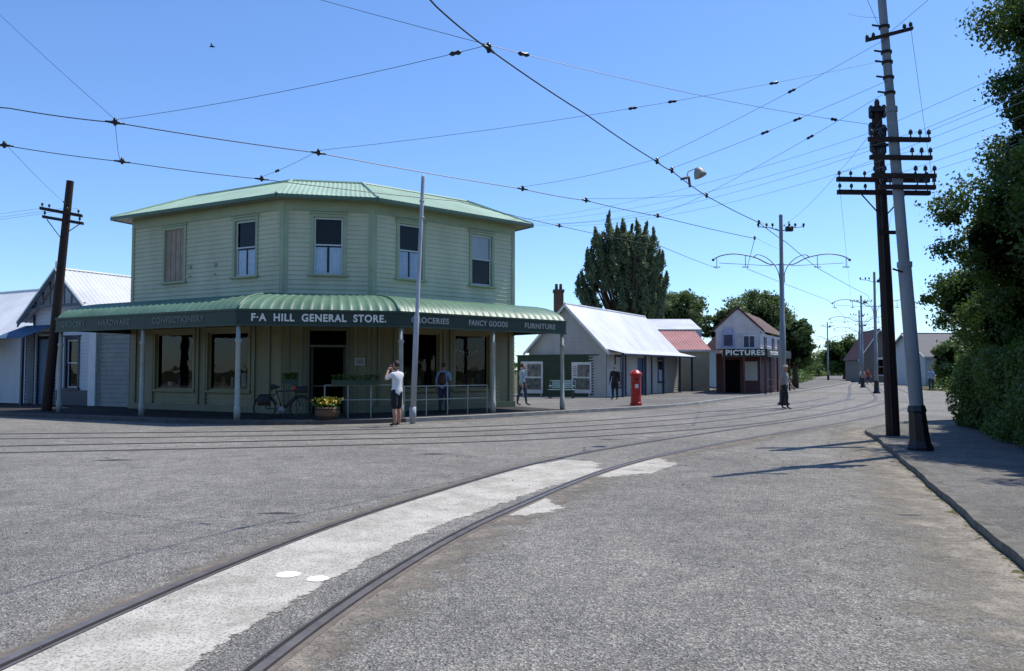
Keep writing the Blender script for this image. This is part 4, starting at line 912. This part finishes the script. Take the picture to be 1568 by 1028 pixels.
# ---------------------------------------------------------------- people
m_lips=M('lips',(.3,.1,.09),.5,.1)
def person(name,loc,face,H,top,bot,pose='stand',shorts=False,long=False,hair=m_hair,hat=None,bag=None):
    k=H/1.75; f=V((face[0],face[1],0)).normalized(); rt=V((f.y,-f.x,0))
    X=Matrix(((rt.x*k,f.x*k,0,loc[0]),(rt.y*k,f.y*k,0,loc[1]),(0,0,k,loc[2]),(0,0,0,1)))
    e=empty(name,loc); SXX=1.22
    j={}
    def a(n,x,y,z,r): j[n]=(V((x/SXX,y,z)),r)
    a('pel',0,0,.93,.125);a('wai',0,.0,1.08,.115);a('che',0,.0,1.25,.13);a('upc',0,-.01,1.38,.105);a('nk',0,0,1.47,.056);a('nk2',0,.012,1.55,.05)
    st=.12 if pose=='walk' else .02
    for sd,n in ((-1,'l'),(1,'r')):
        fy=st*sd
        a('hip'+n,sd*.095,fy*.2,.86,.1); a('th'+n,sd*.10,fy*.7,.66,.088)
        if shorts: a('hem'+n,sd*.105,fy*.9,.535,.088); a('he2'+n,sd*.105,fy*.9,.515,.06)
        a('kn'+n,sd*.105,fy*1.0+.01,.48,.058); a('ca'+n,sd*.108,fy*1.1-.02,.33,.056); a('an'+n,sd*.11,fy*1.4-.02,.085,.038); a('to'+n,sd*.125,fy*1.4+.15,.035,.034)
        a('sh'+n,sd*.175,-.01,1.40,.066)
        if pose=='camera': el=(sd*.27,.16,1.25); wr=(sd*.07,.24,1.52)
        elif pose=='bag' and sd==1: el=(.24,.05,1.14); wr=(.12,.2,1.1)
        else: el=(sd*.25,-.03-st*sd*.6,1.13); wr=(sd*.27,.05-st*sd*1.2,.89)
        S0=V((sd*.175,-.01,1.40))
        a('ua'+n,*S0.lerp(V(el),.5),.056); a('sl'+n,*(S0.lerp(V(el),.72)),.054)
        a('sk'+n,*(S0.lerp(V(el),.8)),.043 if not long else .05)
        a('el'+n,*el,.04 if not long else .046); a('fa'+n,*(V(el).lerp(V(wr),.35)),.041 if not long else .046); a('wr'+n,*wr,.027)
    bones=[('pel','wai','t'),('wai','che','t'),('che','upc','t'),('upc','nk','t'),('nk','nk2','s')]
    for n in 'lr':
        bones+=[('pel','hip'+n,'b'),('hip'+n,'th'+n,'b')]
        if shorts: bones+=[('th'+n,'hem'+n,'b'),('hem'+n,'he2'+n,'s'),('he2'+n,'kn'+n,'s')]
        else: bones+=[('th'+n,'kn'+n,'b')]
        c_='s' if shorts else 'b'; l_='t' if long else 's'
        bones+=[('kn'+n,'ca'+n,c_),('ca'+n,'an'+n,c_),('an'+n,'to'+n,'f'),('upc','sh'+n,'t'),('sh'+n,'ua'+n,'t'),('ua'+n,'sl'+n,'t'),('sl'+n,'sk'+n,l_),('sk'+n,'el'+n,l_),('el'+n,'fa'+n,l_),('fa'+n,'wr'+n,l_)]
    names=list(j); idx={n:i for i,n in enumerate(names)}
    me=bpy.data.meshes.new('sk'); me.from_pydata([tuple(j[n][0]) for n in names],[(idx[a_],idx[b_]) for a_,b_,_ in bones],[])
    o=bpy.data.objects.new('sk',me); sc.collection.objects.link(o)
    md=o.modifiers.new('s','SKIN'); md.use_smooth_shade=True
    for i,n in enumerate(names):
        me.skin_vertices[0].data[i].radius=(j[n][1],j[n][1]); me.skin_vertices[0].data[i].use_root=(n=='pel')
    sb=o.modifiers.new('u','SUBSURF'); sb.levels=1; sb.render_levels=1
    bpy.context.view_layer.update(); dg=bpy.context.evaluated_depsgraph_get(); ev_=o.evaluated_get(dg); nm_=bpy.data.meshes.new_from_object(ev_)
    bpy.data.objects.remove(o)
    ma={'t':0,'b':1,'s':2,'f':3}; nm_.materials.clear()
    for m_ in (top,bot,m_skin,m_shoe): nm_.materials.append(m_)
    for pl_ in nm_.polygons:
        c=pl_.center; best=1e9;bt='t'
        for a_,b_,t_ in bones:
            pa,ra=j[a_];pb_,rb=j[b_]; d=pb_-pa; t=max(0,min(1,(c-pa).dot(d)/d.length_squared)); q=pa+d*t; dist=(c-q).length-(ra+(rb-ra)*t)
            if dist<best: best=dist;bt=t_
        pl_.material_index=ma[bt]; pl_.use_smooth=True
    for v in nm_.vertices: v.co=X@V((v.co.x*SXX,v.co.y,v.co.z))
    ob=bpy.data.objects.new('body',nm_); sc.collection.objects.link(ob); adopt(ob,e)
    p=P(); hc=V((0,.03,1.645))
    def hf(q):
        q=q.copy()
        if q.z<0: q.x*=1+.28*q.z; q.y*=1+.10*q.z; q.y+=-.12*q.z
        return q
    p.sphere(hc,(.074,.093,.112),0,18,14,hf)
    p.tube([hc+V((0,.086,.012)),hc+V((0,.113,-.022)),hc+V((0,.09,-.034))],[.009,.016,.01],6,0)
    for sd in (-1,1):
        p.sphere(hc+V((sd*.029,.083,.004)),(.013,.008,.008),2,8,6); p.sphere(hc+V((sd*.075,-.005,-.008)),(.01,.019,.03),0,8,6)
        p.boxv(hc+V((sd*.029-.016,.088,.022)),(.032,0,0),(0,.006,0),(0,0,.005),1)
    p.sphere(hc+V((0,.089,-.058)),(.023,.008,.006),3,8,6)
    def hr(q):
        q=q.copy()
        if q.y>.1 and q.z<.5: q*= .84
        if q.z<-.45: q*=.82
        return q
    p.sphere(hc+V((0,-.012,.014)),(.081,.099,.113),1,18,14,hr)
    if hat: p.tube([hc+V((0,0,.05)),hc+V((0,0,.055)),hc+V((0,0,.06)),hc+V((0,0,.13)),hc+V((0,0,.15))],[.16,.165,.092,.085,.05],16,4)
    p.build('head',e,[m_skin,hair,m_black,m_lips,hat or m_black],True,X)
    p=P()
    for sd,n in ((-1,'l'),(1,'r')):
        w=V((j['wr'+n][0].x*SXX,j['wr'+n][0].y,j['wr'+n][0].z)); el=V((j['el'+n][0].x*SXX,j['el'+n][0].y,j['el'+n][0].z))
        d=(w-el).normalized(); side=V((0,1,0)) if pose!='camera' else V((-sd,0,.2)); side=(side-d*side.dot(d)).normalized(); pn=d.cross(side)*(-sd)
        p.tube([w-d*.01,w+d*.03,w+d*.085],[.026,.036,.03],8,0)
        for i,(off,ln) in enumerate(((.026,.072),(.009,.08),(-.009,.075),(-.026,.06))):
            b=w+d*.075+side*off; p.tube([b,b+d*ln*.5-pn*.006,b+d*ln*.85-pn*.03,b+d*ln*.9-pn*.05],[.009,.0085,.008,.006],6,0)
        b=w+d*.025+side*.028; p.tube([b,b+side*.03+d*.025,b+side*.035+d*.06-pn*.01],[.012,.010,.008],6,0)
    p.build('hands',e,m_skin,True,X)
    if pose=='camera':
        p=P(); p.boxv((-.07,.235,1.58),(.14,0,0),(0,.05,0),(0,0,.085),0); p.tube([(0,.285,1.62),(0,.35,1.62)],.034,12,0); p.build('camera_body',e,m_black,False,X)
    if bag:
        p=P(); p.tube([(.0,-.13,1.0),(.0,-.15,1.05),(0,-.16,1.3),(0,-.13,1.4)],[.1,.14,.13,.07],10,0)
        for sd in (-1,1): p.tube([(sd*.09,-.12,1.38),(sd*.11,.0,1.475),(sd*.11,.13,1.36),(sd*.12,.11,1.15),(sd*.1,-.1,1.05)],.014,5,0)
        p.build('backpack',e,bag,True,X)
person('man_taking_photo',(-3.25,21.7,0.0),(-.8,.55),1.83,m_shirtw,m_shirtk,'camera',True,hair=m_hair)
person('woman_with_backpack',(-2.35,26.4,.12),(.2,1),1.70,m_shirtb,m_jean,'bag',False,True,bag=m_maroon)
person('man_in_blue_shirt',(.42,31.6,.12),(.9,.3),1.72,m_shirtb,m_jean,'walk',False,True)
person('woman_in_black',(5.05,37.8,.12),(-.5,-.8),1.70,m_shirtk,m_shirtk,'stand',False,True)
person('pedestrian_with_hat',(11.0,31.0,0),(.6,-.6),1.75,m_shirtg,m_shirtk,'walk',False,False,hair=m_hair2,hat=m_shirtg)
person('distant_pedestrian',(36.0,79,.0),(.2,-1),1.7,m_shirtw,m_jean,'walk',False); person('distant_pedestrian',(37.0,80,.0),(.2,-1),1.65,m_shirtr,m_jean,'walk',True)
person('distant_pedestrian',(31.6,58,.0),(-.6,-1),1.72,m_shirtb,m_jean,'walk',False)
# ---------------------------------------------------------------- world, sun, camera
az=math.atan2(.8,.6); el=math.radians(62)
w=bpy.data.worlds.new('World'); sc.world=w; w.use_nodes=True; n=w.node_tree
sky=n.nodes.new('ShaderNodeTexSky'); sky.sky_type='NISHITA'; sky.sun_disc=False; sky.sun_elevation=el; sky.sun_rotation=az; sky.air_density=1.0; sky.dust_density=.2; sky.ozone_density=2.4
mx=n.nodes.new('ShaderNodeMix'); mx.data_type='RGBA'; mx.blend_type='MULTIPLY'; mx.inputs[0].default_value=1; mx.inputs[7].default_value=(.84,1.07,1.38,1)
bg=n.nodes['Background']; bg.inputs['Strength'].default_value=.14; n.links.new(sky.outputs[0],mx.inputs[6]); n.links.new(mx.outputs[2],bg.inputs['Color'])
sd_=V((math.sin(az)*math.cos(el),math.cos(az)*math.cos(el),math.sin(el)))
l=bpy.data.lights.new('sun','SUN'); l.energy=5.0; l.angle=math.radians(.53); l.color=(1,.94,.85)
lo_=bpy.data.objects.new('sun',l); lo_.rotation_euler=sd_.to_track_quat('Z','Y').to_euler(); lo_.location=(20,20,40); sc.collection.objects.link(lo_)
cam=bpy.data.cameras.new('camera'); cam.lens=27; cam.sensor_width=36; cam.clip_end=6000; cam.clip_start=.05
co_=bpy.data.objects.new('camera',cam); co_.location=(0,0,1.6); co_.rotation_euler=(math.radians(90+2.53),0,0); sc.collection.objects.link(co_); sc.camera=co_
sc.view_settings.view_transform='Standard'; sc.view_settings.look='None'; sc.view_settings.exposure=0; sc.view_settings.gamma=1
